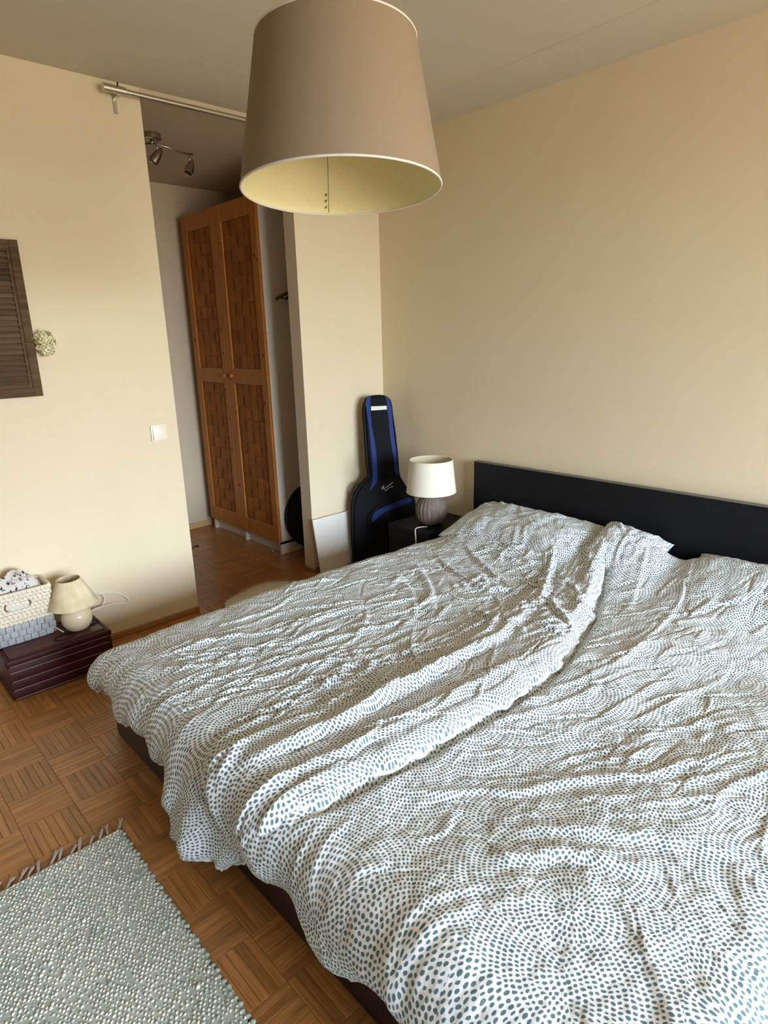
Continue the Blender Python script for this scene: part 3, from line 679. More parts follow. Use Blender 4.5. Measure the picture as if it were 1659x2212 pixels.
# ------------------------------------------------------------------ louvred shutter and flower
SHUT = wood('weathered_brown_wood', (.075, .046, .022), (.125, .080, .042), (6, 6, 60), .8, .12, .3, spec=.1)
SHUTH = wood('weathered_brown_slat', (.085, .055, .028), (.150, .100, .055), (60, 5, 60), .8, .18, .3, spec=.1)
sh = empty('wall_shutter', (.02, -2.27, 1.52)); tag(sh, 'weathered brown louvred shutter hung on the wall', 'shutter')
SY0, SY1, SZ0, SZ1 = -2.50, -2.018, 1.212, 1.832
fwid = .034
for y0, y1 in ((SY0, SY0 + fwid), (SY1 - fwid, SY1)):
    bm = B(); box(bm, .006, .032, y0, y1, SZ0, SZ1, .0015); obj('stile', bm, SHUT, sh)
for z0, z1 in ((SZ0, SZ0 + .034), (SZ1 - .034, SZ1)):
    bm = B(); box(bm, .006, .0315, SY0 + fwid, SY1 - fwid, z0, z1, .0015); obj('rail', bm, SHUTH, sh)
bm = B()
for y0, y1 in ((SY0 + fwid, SY0 + fwid + .012), (SY1 - fwid - .012, SY1 - fwid)): box(bm, .006, .026, y0, y1, SZ0 + .034, SZ1 - .034)
for z0, z1 in ((SZ0 + .034, SZ0 + .042), (SZ1 - .042, SZ1 - .034)): box(bm, .006, .026, SY0 + fwid + .012, SY1 - fwid - .012, z0, z1)
obj('inner_bead', bm, SHUT, sh)
NSL = 24; pitch = (SZ1 - SZ0 - .084) / NSL
bm = B(); hw = (SY1 - SY0 - 2 * fwid - .024) / 2
for q in ((-.0125, -.0095), (.0105, .0135)): pass
box(bm, -.0028, .0028, -hw, hw, -.0135, .0135, .001)
sl_me = mesh_of('louvre_slat', bm, SHUTH)
for k in range(NSL):
    inst('louvre_slat', sl_me, sh, (.017, (SY0 + SY1) / 2, SZ0 + .042 + (k + .5) * pitch), (0, math.radians(-33), 0))
bm = B(); box(bm, .004, .006, SY0 + .01, SY1 - .01, SZ0 + .01, SZ1 - .01); obj('back_board', bm, SHUT, sh)
for z in (SZ0 + .42 * .5, SZ0 + .16):
    pass
# hydrangea head tucked behind the shutter
fl = empty('flower', (.03, -1.978, 1.43)); tag(fl, 'pale green dried hydrangea head beside the shutter', 'flower')
PET = noise_mat('pale_petal', (.66, .64, .30), (.86, .83, .56), (60, 60, 60), .7, objrand=.15)
STEM = new_mat('dry_stem', (.22, .24, .06), .7)
bm = B()
for k in range(4):
    a = k * PI / 2; c_, s_ = math.cos(a), math.sin(a)
    def q(x, y, z): return bm.verts.new((x * c_ - y * s_, x * s_ + y * c_, z))
    v0, v1, v2, v3, v4 = q(.001, 0, 0), q(.0055, -.0048, .0014), q(.0105, -.0018, .0008), q(.0105, .0022, .0022), q(.005, .005, .0006)
    bm.faces.new((v0, v1, v2, v3, v4))
    w_ = [q(.001, 0, -.0008), q(.0055, -.0048, .0006), q(.0105, -.0018, 0), q(.0105, .0022, .0014), q(.005, .005, -.0002)]
    bm.faces.new(w_[::-1])
fl_me = mesh_of('floret', bm, PET)
rf_ = random.Random(9); FC = Vector((.034, -1.980, 1.432))
for k in range(90):
    z = 1 - 2 * (k + .5) / 90; t = k * 2.39996; r_ = math.sqrt(1 - z * z)
    d = Vector((r_ * math.cos(t), r_ * math.sin(t), z))
    p = FC + Vector((d.x * .026, d.y * .036, d.z * .046)) * rf_.uniform(.72, 1.18)
    if p.x < .006: continue
    d2 = (d + Vector((rf_.uniform(-.6, .6), rf_.uniform(-.6, .6), rf_.uniform(-.6, .6)))).normalized(); eu = d2.to_track_quat('Z', 'Y').to_euler(); o = inst('floret', fl_me, fl, p, eu, (rf_.uniform(1.0, 1.5),) * 3)
bm = B(); lathe(bm, [(.003, -.026), (.010, -.016), (.012, 0), (.010, .016), (.003, .026)], FC, 14); obj('core', bm, STEM, fl, True)
bm = B(); tube(bm, [FC, FC + Vector((-.015, -.03, -.02)), (.003, -2.05, 1.40)], .003, 6); obj('stem', bm, STEM, fl, True)

# ------------------------------------------------------------------ wardrobe
wd = empty('wardrobe', (-.9, -.3, 0)); tag(wd, 'tall white wardrobe with brown pine doors and woven panels', 'wardrobe')
WX0, WX1, WY, WZT = -1.37, -.435, -.578, 2.245
bm = B()
box(bm, WX0, WX0 + .018, WY, -.015, 0, WZT); box(bm, WX1 - .018, WX1, WY, -.015, 0, WZT); box(bm, WX0, WX1, WY, -.015, WZT - .018, WZT); box(bm, WX0, WX1, -.02, -.012, .05, WZT); box(bm, WX0, WX1, WY, -.015, .07, .088)
box(bm, -.912, -.894, WY, -.02, 0, WZT)
obj('carcass', bm, WHITEPANEL, wd)
for x0, x1 in ((WX0 + .02, -.915), (-.89, WX1 - .02)):
    bm = B(); box(bm, x0, x1, WY + .03, WY + .045, 0, .07); obj('plinth', bm, WHITEPANEL, wd)
DZ0, DZ1 = .088, WZT
def door(x0, x1, knob_x):
    t0, t1 = WY - .022, WY - .002; st = .068
    rails = [(DZ0, DZ0 + .105), (1.135, 1.235), (DZ1 - .105, DZ1)]
    bm = B(); box(bm, x0, x1, t1 - .008, t1, DZ0, DZ1); d_ = obj('door', bm, WEAVE, wd)
    for a, b_ in ((x0, x0 + st), (x1 - st, x1)):
        bm = B(); box(bm, a, b_, t0, t1 - .008, DZ0, DZ1, .002); obj('stile', bm, PINE, d_)
    for a, b_ in rails:
        bm = B(); box(bm, x0 + st, x1 - st, t0 + .0006, t1 - .008, a, b_, .002); obj('rail', bm, PINE, d_)
    bm = B(); tube(bm, [(knob_x, t0, 1.187), (knob_x, t0 - .012, 1.187)], .007, 10); lathe(bm, [(.006, 0), (.0135, .005), (.0145, .011), (.010, .017), (.002, .019)], (knob_x, t0 - .010, 1.187), 18, True, True, (0, -1, 0)); obj('knob', bm, PINE, d_, True, 50)
    # woven squares
    for (z0, z1, nr) in ((DZ0 + .105, 1.135, 12), (1.235, DZ1 - .105, 11)):
        nc = 4; cw = (x1 - x0 - 2 * st) / nc; ch = (z1 - z0) / nr
        bm = B(); w2, h2 = cw / 2 - .0015, ch / 2 - .0015; g = 4
        vs2 = [[bm.verts.new((w2 * (2 * i / g - 1), -.0045 * (1 - (2 * i / g - 1) ** 2) * (1 - .25 * (2 * j / 2 - 1) ** 2), h2 * (2 * j / 2 - 1))) for j in range(3)] for i in range(g + 1)]
        for i in range(g):
            for j in range(2): bm.faces.new((vs2[i][j], vs2[i + 1][j], vs2[i + 1][j + 1], vs2[i][j + 1]))
        me_ = mesh_of('woven_square', bm, WEAVE, True)
        bm = B()
        vs2 = [[bm.verts.new((w2 * (2 * j / 2 - 1), -.0045 * (1 - (2 * i / g - 1) ** 2) * (1 - .25 * (2 * j / 2 - 1) ** 2), h2 * (2 * i / g - 1))) for j in range(3)] for i in range(g + 1)]
        for i in range(g):
            for j in range(2): bm.faces.new((vs2[i][j], vs2[i][j + 1], vs2[i + 1][j + 1], vs2[i + 1][j]))
        me2 = mesh_of('woven_square', bm, WEAVE, True)
        for r_ in range(nr):
            for c_ in range(nc):
                o = bpy.data.objects.new('woven_square', me_ if (r_ + c_) % 2 else me2); put(o, d_)
                o.location = (x0 + st + (c_ + .5) * cw, t1 - .0095, z0 + (r_ + .5) * ch)
    return d_
dL = door(WX0 - .001, -.9045, -.925); dR = door(-.9015, WX1 + .012, -.84)
rk = random.Random(3)
for x0, x1, d_ in ((WX0 - .001, -.9045, dL), (-.9015, WX1 + .012, dR)):
    for k in range(8):
        side = rk.random() < .6; x = (x1 if side else x0) + (-1 if side else 1) * rk.uniform(.012, .055); z = rk.uniform(.15, 2.15)
        bm = B(); lathe(bm, [(.0075, 0), (.007, .0008)], (x, WY - .022, z), 12, True, True, (0, -1, 0))
        for v in bm.verts: v.co.z = z + (v.co.z - z) * 1.3
        obj('knot', bm, KNOT, d_)

# clothes rail and hangers in the gap behind the short wall
cr = empty('clothes_rail', (-.26, -.30, 1.80)); tag(cr, 'thin clothes rail in the gap beside the wardrobe', 'clothes rail')
bm = B(); tube(bm, [(-.432, -.315, 1.805), (-.102, -.315, 1.805)], .009, 10); obj('rail', bm, STEEL, cr, True)
for x in (-.432, -.106):
    bm = B(); lathe(bm, [(.02, 0), (.02, .004)], (x, -.315, 1.805), 16, True, True, (1, 0, 0)); obj('flange', bm, STEEL, cr)
HANGW = wood('hanger_wood', (.14, .065, .025), (.20, .095, .036), (60, 6, 60), .4)
HANGD = new_mat('dark_hanger', (.02, .012, .010), .4)
def hanger(x, mat, label, yw=.215, dz=0):
    h_ = empty('clothes_hanger', (x, -.315, 1.80 + dz)); tag(h_, label, 'hanger', 'hangers on the rail')
    pts = [(x, -.315 - yw, 1.652 + dz), (x, -.315 - yw * .8, 1.672 + dz), (x, -.315 - yw * .4, 1.705 + dz), (x, -.315, 1.735 + dz), (x, -.315 + yw * .4, 1.705 + dz), (x, -.315 + yw * .8, 1.672 + dz), (x, -.315 + yw, 1.652 + dz)]
    bm = B(); tube(bm, spline(pts, 5), .0095, 8); obj('shoulder', bm, mat, h_, True)
    bm = B(); tube(bm, [(x, -.315 - yw * .85, 1.660 + dz), (x, -.315 + yw * .85, 1.660 + dz)], .0055, 8); obj('bar', bm, mat, h_, True)
    hk = [(x, -.315, 1.735 + dz), (x, -.315, 1.775 + dz), (x, -.300, 1.79 + dz)] + [(x, -.315 + .0155 * math.cos(t), 1.806 + dz + .0155 * math.sin(t)) for t in np.linspace(-.6, PI + .3, 9)]
    bm = B(); tube(bm, hk, .0018, 6); obj('hook', bm, STEEL, h_, True)
hanger(-.372, HANGW, 'brown wooden hanger nearest the wardrobe side'); hanger(-.330, HANGD, 'dark hanger behind the brown wooden one', .17, 0); hanger(-.285, WHITEPANEL, 'white hanger half hidden behind the short wall', .15)

# round black bag leaning on the wardrobe side
BAGM = noise_mat('black_nylon', (.010, .010, .012), (.018, .018, .021), (60, 60, 60), .6, .3)
rb = empty('round_bag', (-.395, -.335, 0)); tag(rb, 'round black folded bag leaning on the wardrobe side', 'bag')
RC, RR = Vector((-.405, -.330, .235)), .212; RAX = Vector((.985, 0, .12)).normalized()
bm = B(); lathe(bm, [(RR - .02, -.012), (RR - .005, -.004), (RR - .012, .010), (.12, .017), (.01, .020)], RC, 48, True, True, RAX); obj('panel', bm, BAGM, rb, True, 50)
nn, mm = frame_axes(RAX)
bm = B(); tube(bm, [RC + (nn * math.cos(t) + mm * math.sin(t)) * RR for t in np.linspace(0, 2 * PI, 65)[:-1]], .0115, 8, closed=True); obj('rim', bm, BLACKP, rb, True)
bm = B()
arc = [RC + RAX * .016 + (mm * 0) + Vector((0, math.cos(t) * (RR - .03), math.sin(t) * (RR - .03))) for t in np.linspace(.6, 2.5, 12)]
fv = [bm.verts.new(p) for p in arc]; bm.faces.new(fv)
bmesh.ops.solidify(bm, geom=bm.faces[:], thickness=.002)
o = obj('mesh_window', bm, noise_mat('grey_mesh', (.05, .05, .05), (.08, .08, .08), (300, 300, 300), .7), rb); tag(o, 'grey mesh window in the top of the bag')
bm = B(); box(bm, -.42, -.24, -.43, -.12, 0, .12, .03, 3)
for v in bm.verts: v.co += Vector((0, 0, .01 * math.sin(v.co.x * 60 + v.co.y * 40))) if v.co.z > .05 else Vector((0, 0, 0))
o = obj('black_bag', bm, BAGM, None, True, 50); tag(o, 'low black bag on the floor in front of the round bag', 'bag')

# small litter on the hallway floor
bm = B(); lathe(bm, [(.010, 0), (.012, .004), (.007, .008)], (-1.04, -.90, 0), 12); tube(bm, [(-1.04, -.91, .003), (-1.02, -.94, .003), (-1.03, -.96, .003)], .002, 5)
o = obj('hair_clip', bm, BLACKP, None, True, 50); tag(o, 'tiny dark clip lying on the hallway floor', 'clip')
bm = B(); lathe(bm, [(.005, 0), (.007, .003), (.004, .006)], (-.54, -.585, 0), 10); o = obj('paper_scrap', bm, CABLEW, None, True); tag(o, 'tiny white scrap on the floor before the wardrobe', 'scrap')

# ------------------------------------------------------------------ white board leaning on the short wall
bm = B()
Ub, Vb = Vector((0, 1, 0)), Vector((-.062, 0, .345)).normalized(); Nb = Ub.cross(Vb)
prism(bm, [(0, 0), (.325, 0), (.325, .352), (0, .352)], (.080, -.642, .001), Ub, Vb, Nb, 0, .010)
bmesh.ops.bevel(bm, geom=bm.edges[:], offset=.001, segments=1, affect='EDGES')
o = obj('white_board', bm, new_mat('white_laminate', (.74, .72, .66), .4)); tag(o, 'plain white board leaning on the short wall', 'board')

# ------------------------------------------------------------------ guitar bag
GO, GU, GV, GN = (.2445, -.250, 0.011), (.507, .862, 0), (-.09830483, .05781869, .99347529), (.8563757, -.50369197, .11405284)
OUT = [(-0.068,1.028),(-0.055,1.052),(-0.017,1.065),(0.039,1.064),(0.075,1.046),(0.091,1.016),(0.097,0.947),(0.109,0.814),(0.116,0.688),(0.120,0.575),(0.138,0.529),(0.166,0.481),(0.200,0.444),(0.213,0.393),(0.219,0.339),(0.213,0.263),(0.210,0.166),(0.173,0.062),(0.074,0.010),(-0.061,.004),(-0.149,.008),(-0.187,0.048),(-0.198,0.146),(-0.190,0.336),(-0.172,0.447),(-0.119,0.525),(-0.075,0.567),(-0.072,0.589),(-0.077,0.663),(-0.079,0.825),(-0.081,0.985)]
SL = [(-0.036,1.062),(-0.062,1.053),(-0.071,1.013),(-0.062,0.934),(-0.054,0.809),(-0.048,0.662),(-0.048,0.572),(-0.063,0.513),(-0.076,0.484),(-0.044,0.508),(-0.023,0.540),(-0.018,0.600),(-0.019,0.697),(-0.025,0.778),(-0.039,0.881),(-0.043,0.983)]
SR = [(0.053,1.058),(0.075,1.046),(0.089,1.013),(0.094,0.925),(0.101,0.800),(0.113,0.651),(0.117,0.583),(0.114,0.560),(0.101,0.565),(0.093,0.592),(0.089,0.667),(0.074,0.802),(0.069,0.912),(0.063,1.000),(0.062,1.036)]
PK = [(-0.075,0.318),(-0.056,0.351),(-0.009,0.373),(0.053,0.391),(0.116,0.413),(0.172,0.426),(0.191,0.418),(0.192,0.399),(0.154,0.387),(0.091,0.369),(0.020,0.348),(-0.027,0.322),(-0.056,0.297),(-0.075,0.288)]
POCK = [(-0.094,0.297),(-0.072,0.341),(-0.009,0.385),(0.117,0.424),(0.180,0.438),(0.205,0.409),(0.208,0.293),(0.195,0.186),(0.150,0.080),(0.035,0.030),(-0.083,0.021),(-0.095,0.136)]
NYL = noise_mat('black_canvas', (.0055, .006, .0075), (.0085, .009, .011), (200, 200, 200), .8, .3, spec=.15)
BLUE = noise_mat('blue_canvas', (.016, .035, .16), (.022, .045, .19), (200, 200, 200), .7, .3, spec=.2)
gb = empty('guitar_bag', (.2, -.2, 0)); tag(gb, 'black guitar bag with blue stripes leaning in the corner', 'guitar bag')
sm_out = [tuple(q) for q in spline(OUT, 3, True)]
bm = B(); fa, fb = prism(bm, sm_out, GO, GU, GV, GN, -.056, .0)
bmesh.ops.bevel(bm, geom=[e_ for e_ in fb.edges] , offset=.012, segments=3, affect='EDGES'); obj('bag_body', bm, NYL, gb, True, 45)
def gp(u, v, d=0): return Vector(GO) + Vector(GU) * u + Vector(GV) * v + Vector(GN) * d
for dz in (-.006, -.05):
    bm = B(); tube(bm, [gp(q[0] * 1.012, q[1], dz) for q in sm_out], .0035, 6, closed=True); obj('piping', bm, BLACKP, gb, True)
for P_ in (SL, SR):
    bm = B(); prism(bm, P_, GO, GU, GV, GN, -.004, .0022); o = obj('blue_stripe', bm, BLUE, gb); tag(o, 'blue stripe along the neck')
bm = B(); fa, fb = prism(bm, [tuple(q) for q in spline(POCK, 3, True)], GO, GU, GV, GN, -.002, .018, .03); bmesh.ops.bevel(bm, geom=list(fb.edges), offset=.006, segments=2, affect='EDGES'); pk = obj('pocket', bm, NYL, gb, True, 45)
bm = B(); prism(bm, [(q[0] * .99, q[1] - .004) for q in PK], GO, GU, GV, GN, .012, .0205); o = obj('blue_trim', bm, BLUE, pk); tag(o, 'blue band on the pocket')
bm = B(); tube(bm, [gp(q[0], q[1], .016) for q in spline([(-.094, .03), (-.097, .16), (-.095, .297), (-.074, .345), (-.009, .388), (.117, .428), (.185, .443)], 6)], .003, 6); obj('zip', bm, BLACKP, pk, True)
bm = B(); prism(bm, [(-.038, .976), (.061, .977), (.060, 1.000), (-.038, 1.001)], GO, GU, GV, GN, -.001, .003); o = obj('label_patch', bm, new_mat('white_patch', (.75, .73, .68), .6), gb); tag(o, 'white fabric patch near the top')
SILV = new_mat('silver_print', (.55, .54, .50), .5)
def stroke(pts, r=.0018):
    bm = B(); tube(bm, [gp(q[0], q[1], .002) for q in spline(pts, 5)], r, 6); return bm
lg = obj('logo', stroke([(.004, .494), (.008, .484), (.014, .498), (.017, .508), (.017, .496), (.020, .484), (.026, .476), (.034, .477), (.046, .488), (.060, .494), (.078, .499)]), SILV, gb, True); tag(lg, 'silver script lettering with an underline swoosh')
obj('lettering', stroke([(.003, .487), (.006, .502), (.010, .490), (.015, .509)], .0015), SILV, lg, True)
zig = []
for k in range(15): zig.append((.024 + k * .0035, .4895 + k * .0022 + (.0032 if k % 2 else -.0032)))
obj('lettering', stroke(zig, .0014), SILV, lg, True)
obj('lettering', stroke([(.076, .522), (.079, .528)], .0012), SILV, lg, True)
zig2 = [(-.020 + k * .0035, .931 + k * .0022 + (.0016 if k % 2 else -.0016)) for k in range(11)]
obj('lettering', stroke(zig2, .0006), new_mat('faint_print', (.06, .06, .06), .7), gb, True)
bm = B(); tube(bm, [gp(q[0], q[1], q[2]) for q in spline([(-.172, .447, -.03), (-.176, .475, -.03), (-.158, .515, -.03), (-.128, .530, -.03)], 6)], .007, 8); obj('carry_handle', bm, BLACKP, gb, True)
bm = B(); box(bm, .10, .16, -.455, -.385, 0, .035, .012, 2); tube(bm, [(.13, -.42, .02), (.11, -.40, .08), (.12, -.36, .12)], .012, 8); obj('strap', bm, BLACKP, gb, True, 50)

# ------------------------------------------------------------------ nightstand and its lamp
ns = empty('nightstand', (.625, -.21, 0)); tag(ns, 'black-brown nightstand between bed and guitar bag', 'nightstand')
NX0, NX1, NY0, NZ = .462, .785, -.415, .368
bm = B(); box(bm, NX0, NX1, NY0, -.02, NZ - .035, NZ, .0015); obj('top', bm, BLACKWOOD, ns)
for x in (NX0, NX1 - .02):
    bm = B(); box(bm, x, x + .02, NY0 + .002, -.02, 0, NZ - .035, .001); obj('side', bm, BLACKWOOD, ns)
for z0, z1 in ((.03, .172), (.176, .330)):
    bm = B(); box(bm, NX0 + .022, NX1 - .022, NY0, NY0 + .018, z0, z1, .0015); obj('drawer', bm, BLACKWOOD, ns)
bm = B(); box(bm, NX0 + .02, NX1 - .02, -.03, -.02, 0, NZ - .035); obj('back', bm, BLACKWOOD, ns)
TL = Vector((.655, -.255, NZ))
tl = empty('table_lamp', TL); tag(tl, 'table lamp with cream drum shade and round ribbed grey base', 'lamp')
RATT = noise_mat('grey_rattan', (.125, .098, .078), (.235, .190, .155), (90, 90, 14), .75, .5, (160, 160, 240), dist=.003)
def ribs(t): return 1 + .045 * abs(math.sin(t * 11)) - .025
prof = [(.045, 0), (.062, .010), (.080, .035), (.0885, .065), (.0905, .088), (.087, .112), (.076, .140), (.058, .162), (.040, .174), (.030, .177), (.026, .172)]
bm = B(); lathe(bm, [(r, h) for r, h in ((float(a), float(b_)) for a, b_ in spline(prof, 4))], TL, 132, True, True, None, ribs); obj('base', bm, RATT, tl, True)
bm = B(); tube(bm, [TL + Vector((0, 0, .165)), TL + Vector((0, 0, .225))], .0075, 12); obj('neck', bm, STEEL, tl, True, 50)
CREAM = noise_mat('cream_shade', (.80, .76, .61), (.83, .79, .65), (300, 300, 300), .85, .2, spec=.2)
CREAMI = new_mat('cream_shade_lining', (.70, .62, .42), .8)
sb0, sb1, sh0, sh1 = .1415, .122, .192, .375
bm = B(); lathe(bm, [(sb0, sh0), (sb1, sh1)], TL, 64, False, False); shd = obj('shade', bm, CREAM, tl, True)
bm = B(); lathe(bm, [(sb0 - .002, sh0), (sb1 - .002, sh1)], TL, 64, False, False); obj('lining', bm, CREAMI, shd, True)
for r_, h_ in ((sb0 - .001, sh0), (sb1 - .001, sh1)):
    bm = B(); tube(bm, [TL + Vector((r_ * math.cos(t), r_ * math.sin(t), h_)) for t in np.linspace(0, 2 * PI, 65)[:-1]], .0022, 6, closed=True); obj('rim', bm, CREAM, shd, True)
bm = B()
for k in range(3):
    t = k * 2 * PI / 3; tube(bm, [TL + Vector((0, 0, .235)), TL + Vector((sb0 * math.cos(t) * .98, sb0 * math.sin(t) * .98, sh0 + .012))], .0015, 6)
obj('spider', bm, STEEL, shd)
bm = B(); lathe(bm, [(.014, .215), (.014, .25), (.02, .262), (.03, .29), (.022, .315), (.004, .325)], TL, 18); obj('bulb', bm, new_mat('bulb_glass', (.85, .84, .8), .2), tl, True, 50)
bm = B(); tube(bm, spline([(.690, -.325, NZ + .005), (.675, -.350, NZ + .006), (.668, -.380, NZ + .007), (.674, -.405, NZ + .007), (.686, -.421, NZ - .004), (.694, -.426, NZ - .035), (.70, -.43, NZ - .10), (.70, -.44, .1), (.70, -.44, .02)], 8), .0035, 8); o = obj('cord', bm, CABLEW, tl, True); tag(o, 'white lamp cord over the nightstand edge')

# ------------------------------------------------------------------ maroon trunk
TRK = noise_mat('maroon_leatherette', (.034, .0058, .0055), (.050, .0095, .0085), (25, 25, 25), .5, .12, (220, 220, 220), spec=.25)
TRKL = noise_mat('maroon_lid', (.062, .0165, .0135), (.085, .024, .018), (6, 60, 60), .42, .12, (220, 220, 220))
tr = empty('trunk', (.15, -2.18, 0)); tag(tr, 'small maroon leatherette trunk with white stitching on the floor', 'trunk')
TX0, TX1, TY0, TY1, TZ = .024, .285, -2.395, -1.975, .190
bm = B(); box(bm, TX0, TX1, TY0, TY1, .004, TZ - .035, .006, 2); obj('body', bm, TRK, tr, True, 40)
bm = B(); box(bm, TX0 - .003, TX1 + .003, TY0 - .003, TY1 + .003, TZ - .034, TZ - .006, .008, 3); ld = obj('lid', bm, TRK, tr, True, 40)
bm = B(); box(bm, TX0 + .016, TX1 - .016, TY0 + .016, TY1 - .016, TZ - .012, TZ, .010, 3); obj('lid_panel', bm, TRKL, ld, True, 40)
for z0 in (.012, .0515, .091):
    bm = B(); box(bm, TX1 - .003, TX1 + .0016, TY0 + .004, TY1 - .004, z0, z0 + .0375, .0014, 2); obj('front_band', bm, TRK, tr, True, 40)
bm = B()
for z in (.010, .0495, .089, .128, .158):
    for k in range(52):
        y = TY0 + .012 + k * (TY1 - TY0 - .024) / 52; xx = TX1 + (.0024 if z < .15 else .0045)
        box(bm, xx - .002, xx, y, y + .0052, z - .0008, z + .0008)
STI = new_mat('white_thread', (.55, .47, .44), .8)
o = obj('stitching', bm, STI, tr); tag(o, kind='stuff')

# small cream bedside lamp on the trunk
SLP = Vector((.185, -2.078, TZ))
sl = empty('small_lamp', SLP); tag(sl, 'small cream table lamp with ball base and cone shade on the trunk', 'lamp')
CERA = noise_mat('cream_ceramic', (.72, .61, .40), (.78, .68, .47), (30, 30, 30), .07)
prof = [(.030, 0), (.046, .008), (.060, .030), (.0645, .054), (.0615, .076), (.050, .096), (.032, .108), (.022, .112), (.020, .122)]
bm = B(); lathe(bm, [tuple(map(float, q)) for q in spline(prof, 4)], SLP, 48); obj('base', bm, CERA, sl, True)
bm = B(); tube(bm, [SLP + Vector((0, 0, .118)), SLP + Vector((0, 0, .165))], .013, 14); obj('socket', bm, CABLEW, sl, True, 50)
PAP = noise_mat('aged_paper_shade', (.56, .46, .26), (.78, .70, .47), (16, 16, 10), .8, .2, (200, 200, 200), detail=3)
tilt = (Vector((0, 0, 1)) + Vector((.0, -.035, 0))).normalized()
bm = B(); lathe(bm, [(.1005, .122), (.100, .126), (.049, .240)], SLP, 56, False, False, tilt); s2 = obj('shade', bm, PAP, sl, True)
bm = B(); lathe(bm, [(.098, .122), (.0475, .240)], SLP, 56, False, False, tilt); obj('lining', bm, PAP, s2, True)
n2_, m2_ = frame_axes(tilt)
for r_, h_ in ((.1, .1225), (.0485, .240)):
    bm = B(); tube(bm, [SLP + tilt * h_ + (n2_ * math.cos(t) + m2_ * math.sin(t)) * r_ for t in np.linspace(0, 2 * PI, 57)[:-1]], .0018, 6, closed=True); obj('rim', bm, PAP, s2, True)
bm = B()
for k in range(2): tube(bm, [SLP + Vector((0, 0, .165)), SLP + tilt * .236 + (n2_ * math.cos(k * PI + .8) + m2_ * math.sin(k * PI + .8)) * .047], .0014, 5)
obj('wire', bm, STEEL, s2)
bm = B(); tube(bm, spline([(.20, -2.145, TZ + .012), (.13, -2.165, TZ + .03), (.05, -2.160, TZ + .075), (.02, -2.150, TZ + .095), (.018, -2.13, TZ + .085), (.03, -2.10, TZ + .05)], 8), .003, 8); obj('cord', bm, CABLEW, sl, True)
bm = B(); tube(bm, spline([(.15, -2.02, TZ + .035), (.10, -1.985, TZ + .03), (.06, -1.95, TZ + .02), (.03, -1.87, .195), (.012, -1.80, .175), (.010, -1.785, .185), (.010, -1.82, .225), (.010, -1.88, .255), (.010, -1.93, .262), (.03, -1.96, .27)], 10), .0028, 8); o = obj('cord', bm, CABLEW, sl, True); tag(o, 'white cord looped against the wall')
bm = B(); tube(bm, spline([(.14, -2.02, TZ + .028), (.07, -1.98, TZ + .015), (.04, -1.925, .200), (.02, -1.90, .225), (.02, -1.91, .255), (.03, -1.945, .275)], 10), .0028, 8); obj('cord', bm, CABLEW, sl, True)
bm = B(); box(bm, .018, .036, -1.975, -1.945, .262, .280, .004, 2); obj('cord_switch', bm, CABLEW, sl, True, 40)
# black elastic coil under the lamp
ck = empty('black_coil', (.19, -2.1, TZ)); tag(ck, 'black wire coils lying around the small lamp foot', 'cable')
for c_, r_, sq in (((.232, -2.150), .042, .7), ((.175, -2.015), .030, .8), ((.165, -2.012), .022, .9)):
    bm = B(); tube(bm, [(c_[0] + r_ * sq * math.cos(t), c_[1] + r_ * math.sin(t), TZ + .003 + .0012 * math.sin(3 * t)) for t in np.linspace(0, 2 * PI, 33)[:-1]], .0022, 6, closed=True); obj('loop', bm, BLACKP, ck, True)

# basket of cloth on the trunk
bk = empty('basket', (.09, -2.29, TZ)); tag(bk, 'cream rope and grey woven basket with chrome grip on the trunk', 'basket')
ROPE = noise_mat('cream_rope', (.64, .56, .43), (.78, .70, .56), (90, 90, 90), .8, .6, (200, 200, 200), dist=.003)
GREYW = noise_mat('grey_woven_strip', (.30, .31, .315), (.40, .41, .415), (60, 60, 60), .7, .2, objrand=.14)
KX0, KX1, KY0, KY1, KZ0, KZ1 = .022, .150, -2.41, -2.163, TZ + .001, .424
def flare(z): return .016 * (z - KZ0) / (KZ1 - KZ0)
NROW = 9; zr0 = KZ0 + .088; rp_ = (KZ1 - zr0) / NROW
def ring(z, out=0.0, n=40, cr=.012):
    f_ = flare(z) + out; x0, x1, y0, y1 = KX0 - min(f_, .012), KX1 + f_, KY0 - f_ * .5, KY1 + f_ * .3
    per = [(x1 - cr, y0), (x1, y0 + cr), (x1, y1 - cr), (x1 - cr, y1), (x0 + cr, y1), (x0, y1 - cr), (x0, y0 + cr), (x0 + cr, y0)]
    return [np.array((a, b_, z)) for a, b_ in per]
bm = B(); zz = [KZ0 + .0, KZ0 + .085, KZ1 - .004]; rings_ = [[bm.verts.new(p) for p in ring(z, -.004)] for z in zz]
for a, b_ in zip(rings_, rings_[1:]):
    for i in range(8): bm.faces.new((a[i], a[(i + 1) % 8], b_[(i + 1) % 8], b_[i]))
bm.faces.new(rings_[0][::-1]); obj('liner', bm, ROPE, bk)
for k in range(NROW):
    z = zr0 + (k + .5) * rp_; P_ = ring(z); pts = []
    for i in range(8):
        a, b_ = P_[i], P_[(i + 1) % 8]; n = max(2, int(np.linalg.norm(b_ - a) / .0035))
        for j in range(n): pts.append(a + (b_ - a) * j / n)
    pts = np.array(pts); s = np.arange(len(pts))
    pts[:, 2] += .0035 * np.sin(s * 1.26) * (1 if k % 2 else -1)
    rad = [.0082 + .0030 * math.sin(q * 1.26 + (0 if k % 2 else 2)) for q in s]
    bm = B(); tube(bm, pts, rad, 7, closed=True); obj('rope_row', bm, ROPE, bk, True)
bm = B(); tube(bm, ring(KZ1 - .003), .006, 8, closed=True); obj('rope_row', bm, ROPE, bk, True)
sq = .030
